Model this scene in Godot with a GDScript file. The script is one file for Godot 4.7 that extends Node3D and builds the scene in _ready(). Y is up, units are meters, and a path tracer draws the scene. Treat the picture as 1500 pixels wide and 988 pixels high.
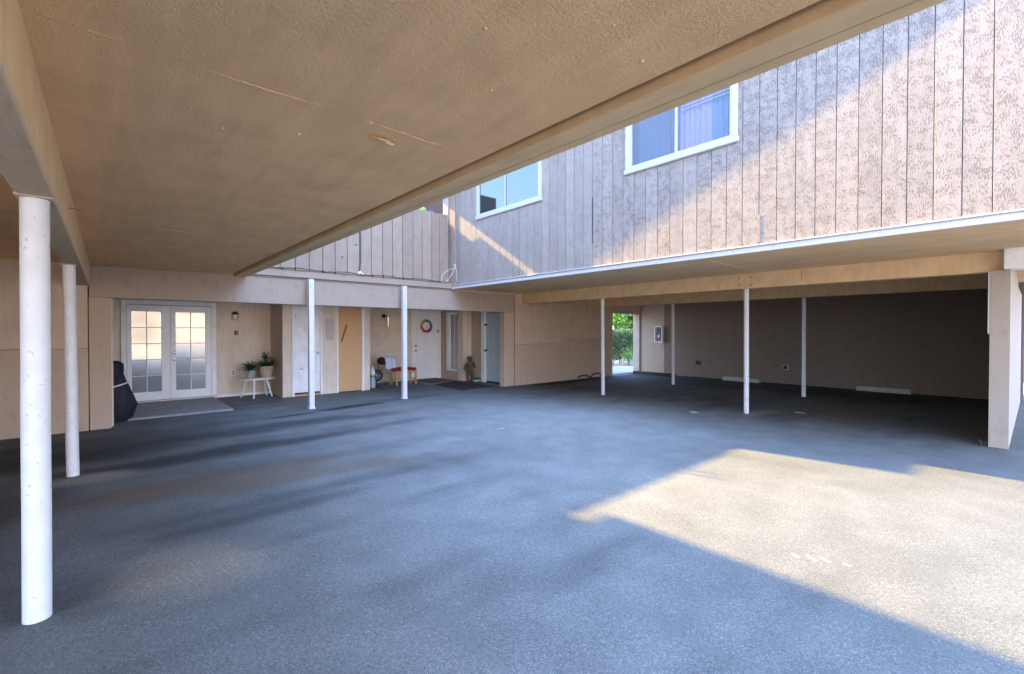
extends Node3D
# Courtyard of a two-storey apartment block seen from under the west wing.
# x runs east along the back wall, -z runs towards that wall (written n below), y is up, metres.

const SUN_E := 0.14          # how far a sun ray drifts east for each metre it goes away from the back wall
const SUN_Y := 0.625          # how far it falls over the same metre

var X := Transform3D()        # shapes are laid through this
var taken := {}
var M := {}
var rng := RandomNumberGenerator.new()


func _ready() -> void:
	rng.seed = 4711
	camera_and_light()
	materials()
	ground()
	west_wing()
	north_wing()
	east_wing()
	deck()
	posts()
	surroundings()
	porch_things()
	carport_things()
	small_things()


func camera_and_light() -> void:
	var c := Camera3D.new()
	c.name = "camera"
	c.fov = 72.72
	c.near = 0.05
	c.far = 900.0
	c.position = Vector3(0, 1.55, 0)
	c.rotation = Vector3(deg_to_rad(-0.697), deg_to_rad(-41.426), 0)
	c.current = true
	add_child(c)
	var sun := DirectionalLight3D.new()
	sun.name = "sun"
	sun.light_color = Color(1.0, 0.84, 0.48)
	sun.light_energy = 0.62
	sun.light_angular_distance = 0.7
	sun.shadow_enabled = true
	add_child(sun)
	sun.look_at_from_position(Vector3.ZERO, Vector3(SUN_E, -SUN_Y, 1.0))
	var sky := ProceduralSkyMaterial.new()
	sky.sky_top_color = Color(0.52, 0.64, 0.86)
	sky.sky_horizon_color = Color(0.76, 0.82, 0.91)
	sky.sky_curve = 0.16
	sky.sky_energy_multiplier = 1.0
	sky.ground_bottom_color = Color(0.22, 0.2, 0.18)
	sky.ground_horizon_color = Color(0.5, 0.52, 0.52)
	var e := Environment.new()
	e.background_mode = Environment.BG_SKY
	e.sky = Sky.new()
	e.sky.sky_material = sky
	e.tonemap_mode = Environment.TONE_MAPPER_LINEAR
	e.tonemap_exposure = 11.4
	e.sdfgi_enabled = true
	e.ssao_enabled = true
	e.ssil_enabled = true
	var w := WorldEnvironment.new()
	w.name = "world"
	w.environment = e
	add_child(w)


# ---------------------------------------------------------------- naming

func numbered(called: String) -> String:
	var k: int = taken.get(called, -1) + 1
	taken[called] = k
	return called if k == 0 else "%s_%03d" % [called, k]


func thing(called: String, label: String, category: String, at := Vector3.ZERO, group := "") -> Node3D:
	var o := Node3D.new()
	o.name = numbered(called)
	o.position = at
	add_child(o)
	return tag(o, label, category, group)


func tag(o: Node3D, label: String, category: String, group := "") -> Node3D:
	o.set_meta("label", label)
	o.set_meta("category", category)
	if group:
		o.set_meta("group", group)
	return o


func new_st() -> SurfaceTool:
	var st := SurfaceTool.new()
	st.begin(Mesh.PRIMITIVE_TRIANGLES)
	return st


func where(o: Node3D) -> Vector3:
	var p := Vector3.ZERO
	var n: Node = o
	while n is Node3D and n != self:
		p += (n as Node3D).position
		n = n.get_parent()
	return p


# one named mesh; its origin is put in the middle of its foot
func put(called: String, st: SurfaceTool, m: Material, parent: Node3D = self, label := "") -> MeshInstance3D:
	var mesh := st.commit()
	return put_mesh(called, mesh, m, parent, label)


func put_mesh(called: String, mesh: ArrayMesh, m: Material, parent: Node3D = self, label := "") -> MeshInstance3D:
	var o := MeshInstance3D.new()
	o.name = numbered(called) if parent == self else called
	o.mesh = mesh
	o.material_override = null
	mesh.surface_set_material(0, m)
	parent.add_child(o, true)
	o.position = -where(parent)
	if label:
		o.set_meta("label", label)
	return o


func structure(o: Node3D) -> Node3D:
	o.set_meta("kind", "structure")
	return o


# ---------------------------------------------------------------- shapes

func V(e: float, y: float, n: float) -> Vector3:
	return Vector3(e, y, -n)


func tri(st: SurfaceTool, a: Vector3, b: Vector3, c: Vector3, na: Vector3, nb: Vector3, nc: Vector3) -> void:
	var flip := (b - a).cross(c - a).dot(na + nb + nc) > 0.0
	var p := [[a, na], [c, nc], [b, nb]] if flip else [[a, na], [b, nb], [c, nc]]
	for k in p:
		st.set_normal((X.basis * (k[1] as Vector3)).normalized())
		st.add_vertex(X * (k[0] as Vector3))


func quad(st: SurfaceTool, a: Vector3, b: Vector3, c: Vector3, d: Vector3, n: Vector3) -> void:
	tri(st, a, b, c, n, n, n)
	tri(st, a, c, d, n, n, n)


func box_at(st: SurfaceTool, c: Vector3, s: Vector3, bevel := 0.0, turn := Basis()) -> void:
	var keep := X
	X = X * Transform3D(turn, c)
	var h := s * 0.5
	var b := minf(bevel, minf(h.x, minf(h.y, h.z)) * 0.9)
	for ax in 3:
		var u := (ax + 1) % 3
		var w := (ax + 2) % 3
		for sg in [-1.0, 1.0]:
			var n := Vector3.ZERO
			n[ax] = sg
			var f := []
			for k in [[-1, -1], [1, -1], [1, 1], [-1, 1]]:
				var p := Vector3.ZERO
				p[ax] = sg * h[ax]
				p[u] = k[0] * (h[u] - b)
				p[w] = k[1] * (h[w] - b)
				f.append(p)
			quad(st, f[0], f[1], f[2], f[3], n)
	if b > 0.0:
		for ax in 3:
			var u := (ax + 1) % 3
			var w := (ax + 2) % 3
			for su in [-1.0, 1.0]:
				for sw in [-1.0, 1.0]:
					var f := []
					for k in [[-1, 0], [1, 0], [1, 1], [-1, 1]]:
						var p := Vector3.ZERO
						p[ax] = k[0] * (h[ax] - b)
						p[u] = su * (h[u] - (b if k[1] == 0 else 0.0))
						p[w] = sw * (h[w] - (0.0 if k[1] == 0 else b))
						f.append(p)
					var n := Vector3.ZERO
					n[u] = su
					n[w] = sw
					quad(st, f[0], f[1], f[2], f[3], n.normalized())
		for sx in [-1.0, 1.0]:
			for sy in [-1.0, 1.0]:
				for sz in [-1.0, 1.0]:
					var n := Vector3(sx, sy, sz).normalized()
					tri(st, Vector3(sx * h.x, sy * (h.y - b), sz * (h.z - b)), Vector3(sx * (h.x - b), sy * h.y, sz * (h.z - b)), Vector3(sx * (h.x - b), sy * (h.y - b), sz * h.z), n, n, n)
	X = keep


# box between east e0..e1, heights y0..y1 and depths n0..n1
func bx(st: SurfaceTool, e0: float, e1: float, y0: float, y1: float, n0: float, n1: float, bevel := 0.0) -> void:
	box_at(st, V((e0 + e1) / 2, (y0 + y1) / 2, (n0 + n1) / 2), Vector3(absf(e1 - e0), absf(y1 - y0), absf(n1 - n0)), bevel)


func one_box(called: String, m: Material, parent: Node3D, e0: float, e1: float, y0: float, y1: float, n0: float, n1: float, bevel := 0.0, label := "") -> MeshInstance3D:
	var st := new_st()
	bx(st, e0, e1, y0, y1, n0, n1, bevel)
	return put(called, st, m, parent, label)


func frame_of(d: Vector3) -> Array:
	var u := d.cross(Vector3.UP if absf(d.y) < 0.9 else Vector3.RIGHT).normalized()
	return [u, d.cross(u).normalized()]


func tube(st: SurfaceTool, pts: Array, rads: Array, seg := 8, caps := true) -> void:
	var rings := []
	for i in pts.size():
		var d: Vector3 = (pts[mini(i + 1, pts.size() - 1)] - pts[maxi(i - 1, 0)]).normalized()
		var f := frame_of(d)
		if rings.size():   # keep the ring from twisting
			var last: Vector3 = rings[-1][2]
			var u := (last - d * last.dot(d)).normalized()
			f = [u, d.cross(u).normalized()]
		var ring := []
		var nor := []
		for k in seg:
			var a := TAU * k / seg
			var n: Vector3 = f[0] * cos(a) + f[1] * sin(a)
			nor.append(n)
			ring.append(pts[i] + n * rads[mini(i, rads.size() - 1)])
		rings.append([ring, nor, f[0], d])
	for i in rings.size() - 1:
		for k in seg:
			var l := (k + 1) % seg
			tri(st, rings[i][0][k], rings[i][0][l], rings[i + 1][0][l], rings[i][1][k], rings[i][1][l], rings[i + 1][1][l])
			tri(st, rings[i][0][k], rings[i + 1][0][l], rings[i + 1][0][k], rings[i][1][k], rings[i + 1][1][l], rings[i + 1][1][k])
	if caps:
		for q in [[0, -1.0], [rings.size() - 1, 1.0]]:
			var r = rings[q[0]]
			var n: Vector3 = r[3] * q[1]
			for k in seg:
				tri(st, pts[q[0]], r[0][k], r[0][(k + 1) % seg], n, n, n)


func lathe(st: SurfaceTool, at: Vector3, prof: Array, seg := 20, turn := Basis(), squash := Vector3.ONE) -> void:
	var keep := X
	X = X * Transform3D(turn, at)
	for i in prof.size() - 1:
		var a: Vector2 = prof[i]
		var b: Vector2 = prof[i + 1]
		var d := b - a
		if d.length() < 1e-6:
			continue
		var n2 := Vector2(d.y, -d.x).normalized()
		for k in seg:
			var t0 := TAU * k / seg
			var t1 := TAU * (k + 1) / seg
			var p := []
			var n := []
			for q in [[a, t0], [a, t1], [b, t1], [b, t0]]:
				p.append(Vector3(q[0].x * cos(q[1]), q[0].y, q[0].x * sin(q[1])) * squash)
				n.append(Vector3(n2.x * cos(q[1]), n2.y, n2.x * sin(q[1])))
			if a.x > 1e-5:
				tri(st, p[0], p[1], p[2], n[0], n[1], n[2])
			if b.x > 1e-5:
				tri(st, p[0], p[2], p[3], n[0], n[2], n[3])
	X = keep


func ball(st: SurfaceTool, at: Vector3, r: Vector3, seg := 12) -> void:
	var p := []
	for i in 9:
		var a := -PI / 2 + PI * i / 8.0
		p.append(Vector2(cos(a), sin(a)))
	var keep := X
	X = X * Transform3D(Basis.from_scale(r), at)
	for i in 8:
		for k in seg:
			var c := []
			for q in [[i, k], [i, k + 1], [i + 1, k + 1], [i + 1, k]]:
				var t: float = TAU * q[1] / seg
				c.append(Vector3(p[q[0]].x * cos(t), p[q[0]].y, p[q[0]].x * sin(t)))
			tri(st, c[0], c[1], c[2], c[0], c[1], c[2])
			tri(st, c[0], c[2], c[3], c[0], c[2], c[3])
	X = keep


# a smooth skin round tapered bones [a, b, radius a, radius b]: surface nets on a grid
func skin(st: SurfaceTool, bones: Array, cell: float, blend: float, crumple := 0.0) -> void:
	var lo := Vector3.ONE * 1e9
	var hi := -lo
	for b in bones:
		for k in 2:
			var r: float = b[2 + k] + blend
			lo = lo.min((b[k] as Vector3) - Vector3.ONE * r)
			hi = hi.max((b[k] as Vector3) + Vector3.ONE * r)
	lo -= Vector3.ONE * cell * 2
	var d := Vector3i(((hi - lo) / cell).ceil()) + Vector3i.ONE * 2
	var noise := FastNoiseLite.new()
	noise.frequency = 9.0
	noise.seed = 5
	var f := PackedFloat32Array()
	f.resize(d.x * d.y * d.z)
	for z in d.z:
		for y in d.y:
			for x in d.x:
				var p := lo + Vector3(x, y, z) * cell
				var s := 0.0
				for b in bones:
					var ab: Vector3 = b[1] - b[0]
					var t := clampf((p - b[0]).dot(ab) / maxf(ab.length_squared(), 1e-9), 0, 1)
					s += exp(-(p.distance_to(b[0] + ab * t) - lerpf(b[2], b[3], t)) / blend)
				var v := -log(maxf(s, 1e-30)) * blend
				if crumple > 0.0:
					v += noise.get_noise_3dv(p) * crumple
				f[x + d.x * (y + d.y * z)] = v
	var at := {}
	var pos := []
	var nor := []
	var step := [1, d.x, d.x * d.y]
	for z in d.z - 1:
		for y in d.y - 1:
			for x in d.x - 1:
				var i: int = x + d.x * (y + d.y * z)
				var inside := 0
				for k in 8:
					if f[i + (k & 1) + (k >> 1 & 1) * step[1] + (k >> 2) * step[2]] < 0.0:
						inside += 1
				if inside == 0 or inside == 8:
					continue
				var sum := Vector3.ZERO
				var cnt := 0
				for a in 8:
					for ax in 3:
						if a >> ax & 1:
							continue
						var c := a | 1 << ax
						var va := f[i + (a & 1) + (a >> 1 & 1) * step[1] + (a >> 2) * step[2]]
						var vc := f[i + (c & 1) + (c >> 1 & 1) * step[1] + (c >> 2) * step[2]]
						if (va < 0.0) != (vc < 0.0):
							var p := Vector3(a & 1, a >> 1 & 1, a >> 2)
							p[ax] += va / (va - vc)
							sum += p
							cnt += 1
				at[i] = pos.size()
				pos.append(lo + (Vector3(x, y, z) + sum / cnt) * cell)
				nor.append(Vector3(f[i + 1] - f[i], f[i + step[1]] - f[i], f[i + step[2]] - f[i]).normalized())
	for i in at:
		for ax in 3:
			if (f[i] < 0.0) == (f[i + step[ax]] < 0.0):
				continue
			var u: int = step[(ax + 1) % 3]
			var w: int = step[(ax + 2) % 3]
			if not (at.has(i - u) and at.has(i - w) and at.has(i - u - w)):
				continue
			var c := [at[i], at[i - u], at[i - u - w], at[i - w]]
			tri(st, pos[c[0]], pos[c[1]], pos[c[2]], nor[c[0]], nor[c[1]], nor[c[2]])
			tri(st, pos[c[0]], pos[c[2]], pos[c[3]], nor[c[0]], nor[c[2]], nor[c[3]])


# ---------------------------------------------------------------- textures and materials

func field(size: int, seed_: int, freq: float, oct := 3, kind := FastNoiseLite.TYPE_SIMPLEX_SMOOTH, sx := 1, sy := 1, cell_return := -1) -> PackedByteArray:
	var n := FastNoiseLite.new()
	n.seed = seed_
	n.noise_type = kind
	n.frequency = freq
	n.fractal_octaves = oct
	if oct == 1:
		n.fractal_type = FastNoiseLite.FRACTAL_NONE
	if cell_return >= 0:
		n.cellular_return_type = cell_return as FastNoiseLite.CellularReturnType
	var im := n.get_seamless_image(size / sx, size / sy, false, false, 0.15, true)
	im.convert(Image.FORMAT_L8)
	if sx > 1 or sy > 1:
		im.resize(size, size, Image.INTERPOLATE_CUBIC)
	return im.get_data()


func s8(v: float) -> int:   # linear value to an sRGB byte
	v = clampf(v, 0, 1)
	return int(255.0 * (v * 12.92 if v < 0.0031308 else 1.055 * pow(v, 1 / 2.4) - 0.055) + 0.5)


func tex(size: int, data: PackedByteArray, form: Image.Format) -> ImageTexture:
	return ImageTexture.create_from_image(Image.create_from_data(size, size, false, form, data))


func grey_tex(size: int, f: Callable) -> ImageTexture:   # f(i) is a linear value
	var b := PackedByteArray()
	b.resize(size * size)
	for i in size * size:
		b[i] = s8(f.call(i))
	return tex(size, b, Image.FORMAT_L8)


func color_tex(size: int, f: Callable) -> ImageTexture:   # f(i) is a linear colour
	var b := PackedByteArray()
	b.resize(size * size * 3)
	for i in size * size:
		var c: Vector3 = f.call(i)
		b[i * 3] = s8(c.x)
		b[i * 3 + 1] = s8(c.y)
		b[i * 3 + 2] = s8(c.z)
	return tex(size, b, Image.FORMAT_RGB8)


func flat(c: Color, rough := 0.6, metal := 0.0) -> StandardMaterial3D:   # c is linear
	var m := StandardMaterial3D.new()
	m.albedo_color = c.linear_to_srgb()
	m.roughness = rough
	m.metallic = metal
	return m


func tri_map(m: StandardMaterial3D, metres: float, height: Texture2D = null, cm := 0.0, albedo: Texture2D = null, off := Vector3.ZERO) -> StandardMaterial3D:
	m.uv1_triplanar = true
	m.uv1_world_triplanar = true
	m.uv1_scale = Vector3.ONE / metres
	m.uv1_offset = off
	m.uv1_triplanar_sharpness = 8.0
	if albedo:
		m.albedo_texture = albedo
	if height:
		m.heightmap_enabled = true
		m.heightmap_texture = height
		m.heightmap_scale = cm
	return m


func mottle(m: StandardMaterial3D, metres: float, t: Texture2D) -> StandardMaterial3D:
	m.detail_enabled = true
	m.detail_albedo = t
	m.detail_blend_mode = BaseMaterial3D.BLEND_MODE_MUL
	m.detail_uv_layer = BaseMaterial3D.DETAIL_UV_2
	m.uv2_triplanar = true
	m.uv2_world_triplanar = true
	m.uv2_scale = Vector3.ONE / metres
	m.uv2_triplanar_sharpness = 8.0
	return m


func materials() -> void:
	var S := 512
	# shared fields
	var fine := field(S, 1, 0.12, 3)
	var mid := field(S, 2, 0.035, 4)
	var broad := field(S, 3, 0.012, 5)
	var streak := field(S, 4, 0.05, 4, FastNoiseLite.TYPE_SIMPLEX_SMOOTH, 1, 8)
	var streak2 := field(S, 14, 0.03, 3, FastNoiseLite.TYPE_SIMPLEX_SMOOTH, 1, 4)
	# asphalt: 1024 pixels for 2 m
	var A := 1024
	var ag := field(A, 5, 0.17, 1, FastNoiseLite.TYPE_CELLULAR, 1, 1, FastNoiseLite.RETURN_CELL_VALUE)
	var ad := field(A, 5, 0.17, 1, FastNoiseLite.TYPE_CELLULAR, 1, 1, FastNoiseLite.RETURN_DISTANCE)
	var am := field(A, 6, 0.03, 3)
	var a_col := grey_tex(A, func(i): 
		var v := ag[i] / 255.0
		var x := 0.42 + 0.26 * v + 0.18 * (am[i] / 255.0 - 0.5)
		if v > 0.93:
			x += 0.25
		return x - 0.16 * pow(ad[i] / 255.0, 2.0))
	var a_hgt := grey_tex(A, func(i): return clampf(0.75 - 0.6 * ad[i] / 255.0 + 0.25 * (am[i] / 255.0 - 0.5), 0, 1))
	var asph := tri_map(flat(Color(1, 1, 1), 0.86), 0.85, a_hgt, 0.22, a_col)
	asph.vertex_color_use_as_albedo = true
	asph.metallic_specular = 0.35
	M.asphalt = asph
	# stucco and painted walls
	var st_h := grey_tex(S, func(i): 
		var v := mid[i] / 255.0
		return clampf(0.45 + (absf(v - 0.5) - 0.12) * 0.9 + 0.4 * (broad[(i * 3) % (S * S)] / 255.0 - 0.5) + 0.55 * (fine[i] / 255.0 - 0.5), 0, 1))
	var wall_h := grey_tex(S, func(i): return clampf(0.55 * fine[i] / 255.0 + 0.45 * mid[i] / 255.0, 0, 1))
	var dirt := color_tex(S, func(i): 
		var a := broad[i] / 255.0 - 0.5
		var b := streak[i] / 255.0 - 0.5
		var v := clampf(0.94 + 0.17 * a + 0.12 * b, 0.5, 1.0)
		return Vector3(v, v - 0.012 * (1.0 - v) * 8.0, v - 0.02 * (1.0 - v) * 10.0))
	var grime := color_tex(S, func(i): 
		var a := broad[(i * 7 + 99) % (S * S)] / 255.0
		var b := streak2[i] / 255.0
		var v := 0.96 - 0.11 * smoothstep(0.45, 0.9, b) * smoothstep(0.35, 0.7, broad[i] / 255.0) - 0.05 * a
		return Vector3(v, v * 0.985, v * 0.965))
	M.dirt = dirt
	var beige := Color(0.93, 0.57, 0.275)
	M.ceiling = mottle(tri_map(flat(beige, 0.8), 0.55, st_h, 0.75), 3.1, dirt)
	M.wall = mottle(tri_map(flat(Color(0.64, 0.49, 0.35), 0.8), 0.7, wall_h, 0.35), 2.6, dirt)
	M.wall_dulled = mottle(tri_map(flat(Color(0.45, 0.36, 0.275), 0.82), 0.7, wall_h, 0.45), 2.1, grime)  # duller copy for sky-lit faces, light balance put into the colour
	M.wall_lifted = mottle(tri_map(flat(Color(0.82, 0.68, 0.52), 0.8), 0.7, wall_h, 0.3), 2.6, dirt)  # paler copy for the porch recess, extra brightness put into the colour
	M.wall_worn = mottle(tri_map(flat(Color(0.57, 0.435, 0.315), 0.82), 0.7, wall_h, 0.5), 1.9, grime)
	M.beam = mottle(tri_map(flat(Color(0.78, 0.53, 0.27), 0.72), 0.5, wall_h, 0.2), 2.2, dirt)
	M.rough_wood = mottle(tri_map(flat(Color(0.66, 0.48, 0.30), 0.85), 0.6, grey_tex(S, func(i): return streak[i] / 255.0), 0.9), 1.1, grime)
	M.soffit = mottle(tri_map(flat(Color(0.85, 0.57, 0.30), 0.75), 1.4, wall_h, 0.1), 4.0, dirt)
	M.wall_dimmed = mottle(tri_map(flat(Color(0.26, 0.195, 0.145), 0.85), 0.7, wall_h, 0.5), 2.2, grime)  # darker copy of the wall paint, carport dimness put into the colour
	M.dark = flat(Color(0.035, 0.03, 0.027), 0.9)
	M.gap = flat(Color(0.17, 0.14, 0.12), 0.95)
	# white paint with chips
	var chips := color_tex(S, func(i): 
		var v := mid[i] / 255.0
		var c := Vector3(0.93, 0.92, 0.90) * (0.93 + 0.14 * (broad[i] / 255.0 - 0.5))
		var f := fine[(i * 3 + 41) % (S * S)] / 255.0
		if v > 0.82 and f > 0.5:
			return Vector3(0.42, 0.38, 0.33)
		if v < 0.16 and f > 0.5:
			return Vector3(0.55, 0.47, 0.36)
		return c)
	M.post = tri_map(flat(Color(0.82, 0.80, 0.76), 0.5), 1.3, wall_h, 0.12, chips)
	M.white = mottle(tri_map(flat(Color(0.94, 0.92, 0.86), 0.5), 0.8, wall_h, 0.06), 1.7, dirt)
	M.window_white = flat(Color(0.56, 0.55, 0.54), 0.45)
	M.white_clean = flat(Color(0.88, 0.87, 0.84), 0.45)
	M.fascia = mottle(tri_map(flat(Color(0.72, 0.71, 0.71), 0.55), 0.6, wall_h, 0.12), 0.8, grime)
	# siding paint, three degrees of peeling, 512 pixels for 0.8 m
	var pk := field(S, 21, 0.11, 2, FastNoiseLite.TYPE_SIMPLEX_SMOOTH, 1, 3)
	var pf := field(S, 22, 0.16, 2, FastNoiseLite.TYPE_SIMPLEX_SMOOTH, 1, 2)
	for k in 3:
		var cut: float = [0.80, 0.69, 0.60][k]
		var paint := Vector3(0.425, 0.352, 0.285)
		var wood := Vector3(0.285, 0.232, 0.19)
		var al := color_tex(S, func(i): 
			var h := pk[i] / 255.0 + 0.75 * (broad[i] / 255.0 - 0.5)
			var s := smoothstep(cut - 0.02, cut + 0.10, h)
			return paint.lerp(wood, s) * (0.93 + 0.26 * (pf[i] / 255.0 - 0.5) + 0.12 * (streak[i] / 255.0 - 0.5)))
		var he := grey_tex(S, func(i): 
			var h := pk[i] / 255.0 + 0.75 * (broad[i] / 255.0 - 0.5)
			var s := smoothstep(cut - 0.03, cut + 0.03, h)
			var lip := exp(-pow((h - cut + 0.045) / 0.03, 2.0))
			return clampf(0.55 - 0.35 * s + 0.3 * lip + 0.2 * (pf[i] / 255.0 - 0.5), 0, 1))
		for v in 3:
			var m := mottle(tri_map(flat(Color(1, 1, 1).darkened(0.05 * v), 0.75), 0.9, he, [0.25, 0.7, 1.1][k], al, Vector3(0, 0.31 * v, 0.17 * v)), 2.3 + 0.4 * v, dirt)
			M["siding%d%d" % [k, v]] = m
	for v in 3:
		M["fence%d" % v] = mottle(tri_map(flat(Color(0.43, 0.325, 0.235).darkened(0.06 * v), 0.75), 0.6, grey_tex(S, func(i): return streak[i] / 255.0) if v == 0 else (M.fence0 as StandardMaterial3D).heightmap_texture, 0.25, null, Vector3(0.2 * v, 0.37 * v, 0)), 1.9, dirt)
	# timber
	var ply := color_tex(S, func(i): 
		var b := streak[i] / 255.0
		var w := 0.5 + 0.5 * sin(b * 11.0 + 5.0 * streak2[i] / 255.0)
		return Vector3(0.70, 0.42, 0.19).lerp(Vector3(0.52, 0.25, 0.075), 0.22 * w + 0.12 * (fine[i] / 255.0 - 0.4)))
	M.plywood = tri_map(flat(Color(1, 1, 1), 0.6), 0.9, null, 0.0, ply)
	M.wood = tri_map(flat(Color(0.85, 0.8, 0.75), 0.5), 0.4, null, 0.0, ply)
	# concrete
	var con := color_tex(S, func(i): 
		var v := 0.8 + 0.35 * (broad[i] / 255.0 - 0.5) + 0.3 * (fine[i] / 255.0 - 0.5)
		return Vector3(v, v * 0.985, v * 0.95))
	M.concrete = tri_map(flat(Color(0.34, 0.335, 0.33), 0.85), 1.2, wall_h, 0.25, con)
	M.drive = tri_map(flat(Color(0.62, 0.56, 0.47), 0.85), 1.2, wall_h, 0.25, con)  # pale warm tone, chosen to bounce sun onto the ceilings
	M.stop = tri_map(flat(Color(0.62, 0.60, 0.56), 0.85), 0.7, wall_h, 0.6, con)
	M.tar = tri_map(flat(Color(0.035, 0.034, 0.034), 0.8), 0.7, wall_h, 0.9)
	# glass and metal
	var gl := flat(Color(0.9, 0.95, 0.95, 1), 0.02)
	gl.metallic_specular = 0.18
	gl.albedo_color.a = 0.06
	gl.transparency = BaseMaterial3D.TRANSPARENCY_ALPHA
	M.glass = gl
	var mir := flat(Color(0.12, 0.15, 0.15), 0.03, 0.75)
	M.sky_glass = mir
	M.door_glass = flat(Color(0.40, 0.42, 0.43), 0.10, 0.5)
	M.steel = flat(Color(0.45, 0.45, 0.44), 0.35, 0.9)
	M.black = flat(Color(0.012, 0.012, 0.013), 0.45)
	M.rubber = flat(Color(0.02, 0.02, 0.02), 0.8)
	M.cloth_black = tri_map(flat(Color(0.011, 0.012, 0.018), 0.65), 0.35, st_h, 0.6)
	M.reflective = flat(Color(0.65, 0.66, 0.68), 0.4)
	M.red_vinyl = flat(Color(0.28, 0.012, 0.02), 0.4)
	M.terracotta = flat(Color(0.47, 0.33, 0.22), 0.8)
	M.glaze = flat(Color(0.20, 0.42, 0.34), 0.3)
	M.soil = flat(Color(0.04, 0.03, 0.02), 0.95)
	M.carved = tri_map(flat(Color(0.13, 0.08, 0.04), 0.7), 0.25, st_h, 1.2)
	M.mat_brown = tri_map(flat(Color(0.035, 0.022, 0.02), 0.95), 0.3, wall_h, 0.8)
	M.mat_grey = tri_map(flat(Color(0.085, 0.085, 0.085), 0.95), 0.3, wall_h, 0.6)
	M.towel = flat(Color(0.66, 0.64, 0.74), 0.9)
	for k in 4:
		var lf := flat([Color(0.05, 0.12, 0.03), Color(0.035, 0.085, 0.03), Color(0.17, 0.26, 0.03), Color(0.09, 0.18, 0.04)][k], 0.5)
		lf.backlight_enabled = true
		lf.backlight = [Color(0.25, 0.4, 0.1), Color(0.2, 0.3, 0.1), Color(0.6, 0.75, 0.1), Color(0.4, 0.6, 0.1)][k]
		M["leaf%d" % k] = lf
	M.bark = tri_map(flat(Color(0.11, 0.08, 0.06), 0.9), 0.4, st_h, 2.0)


# ---------------------------------------------------------------- the ground

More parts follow.
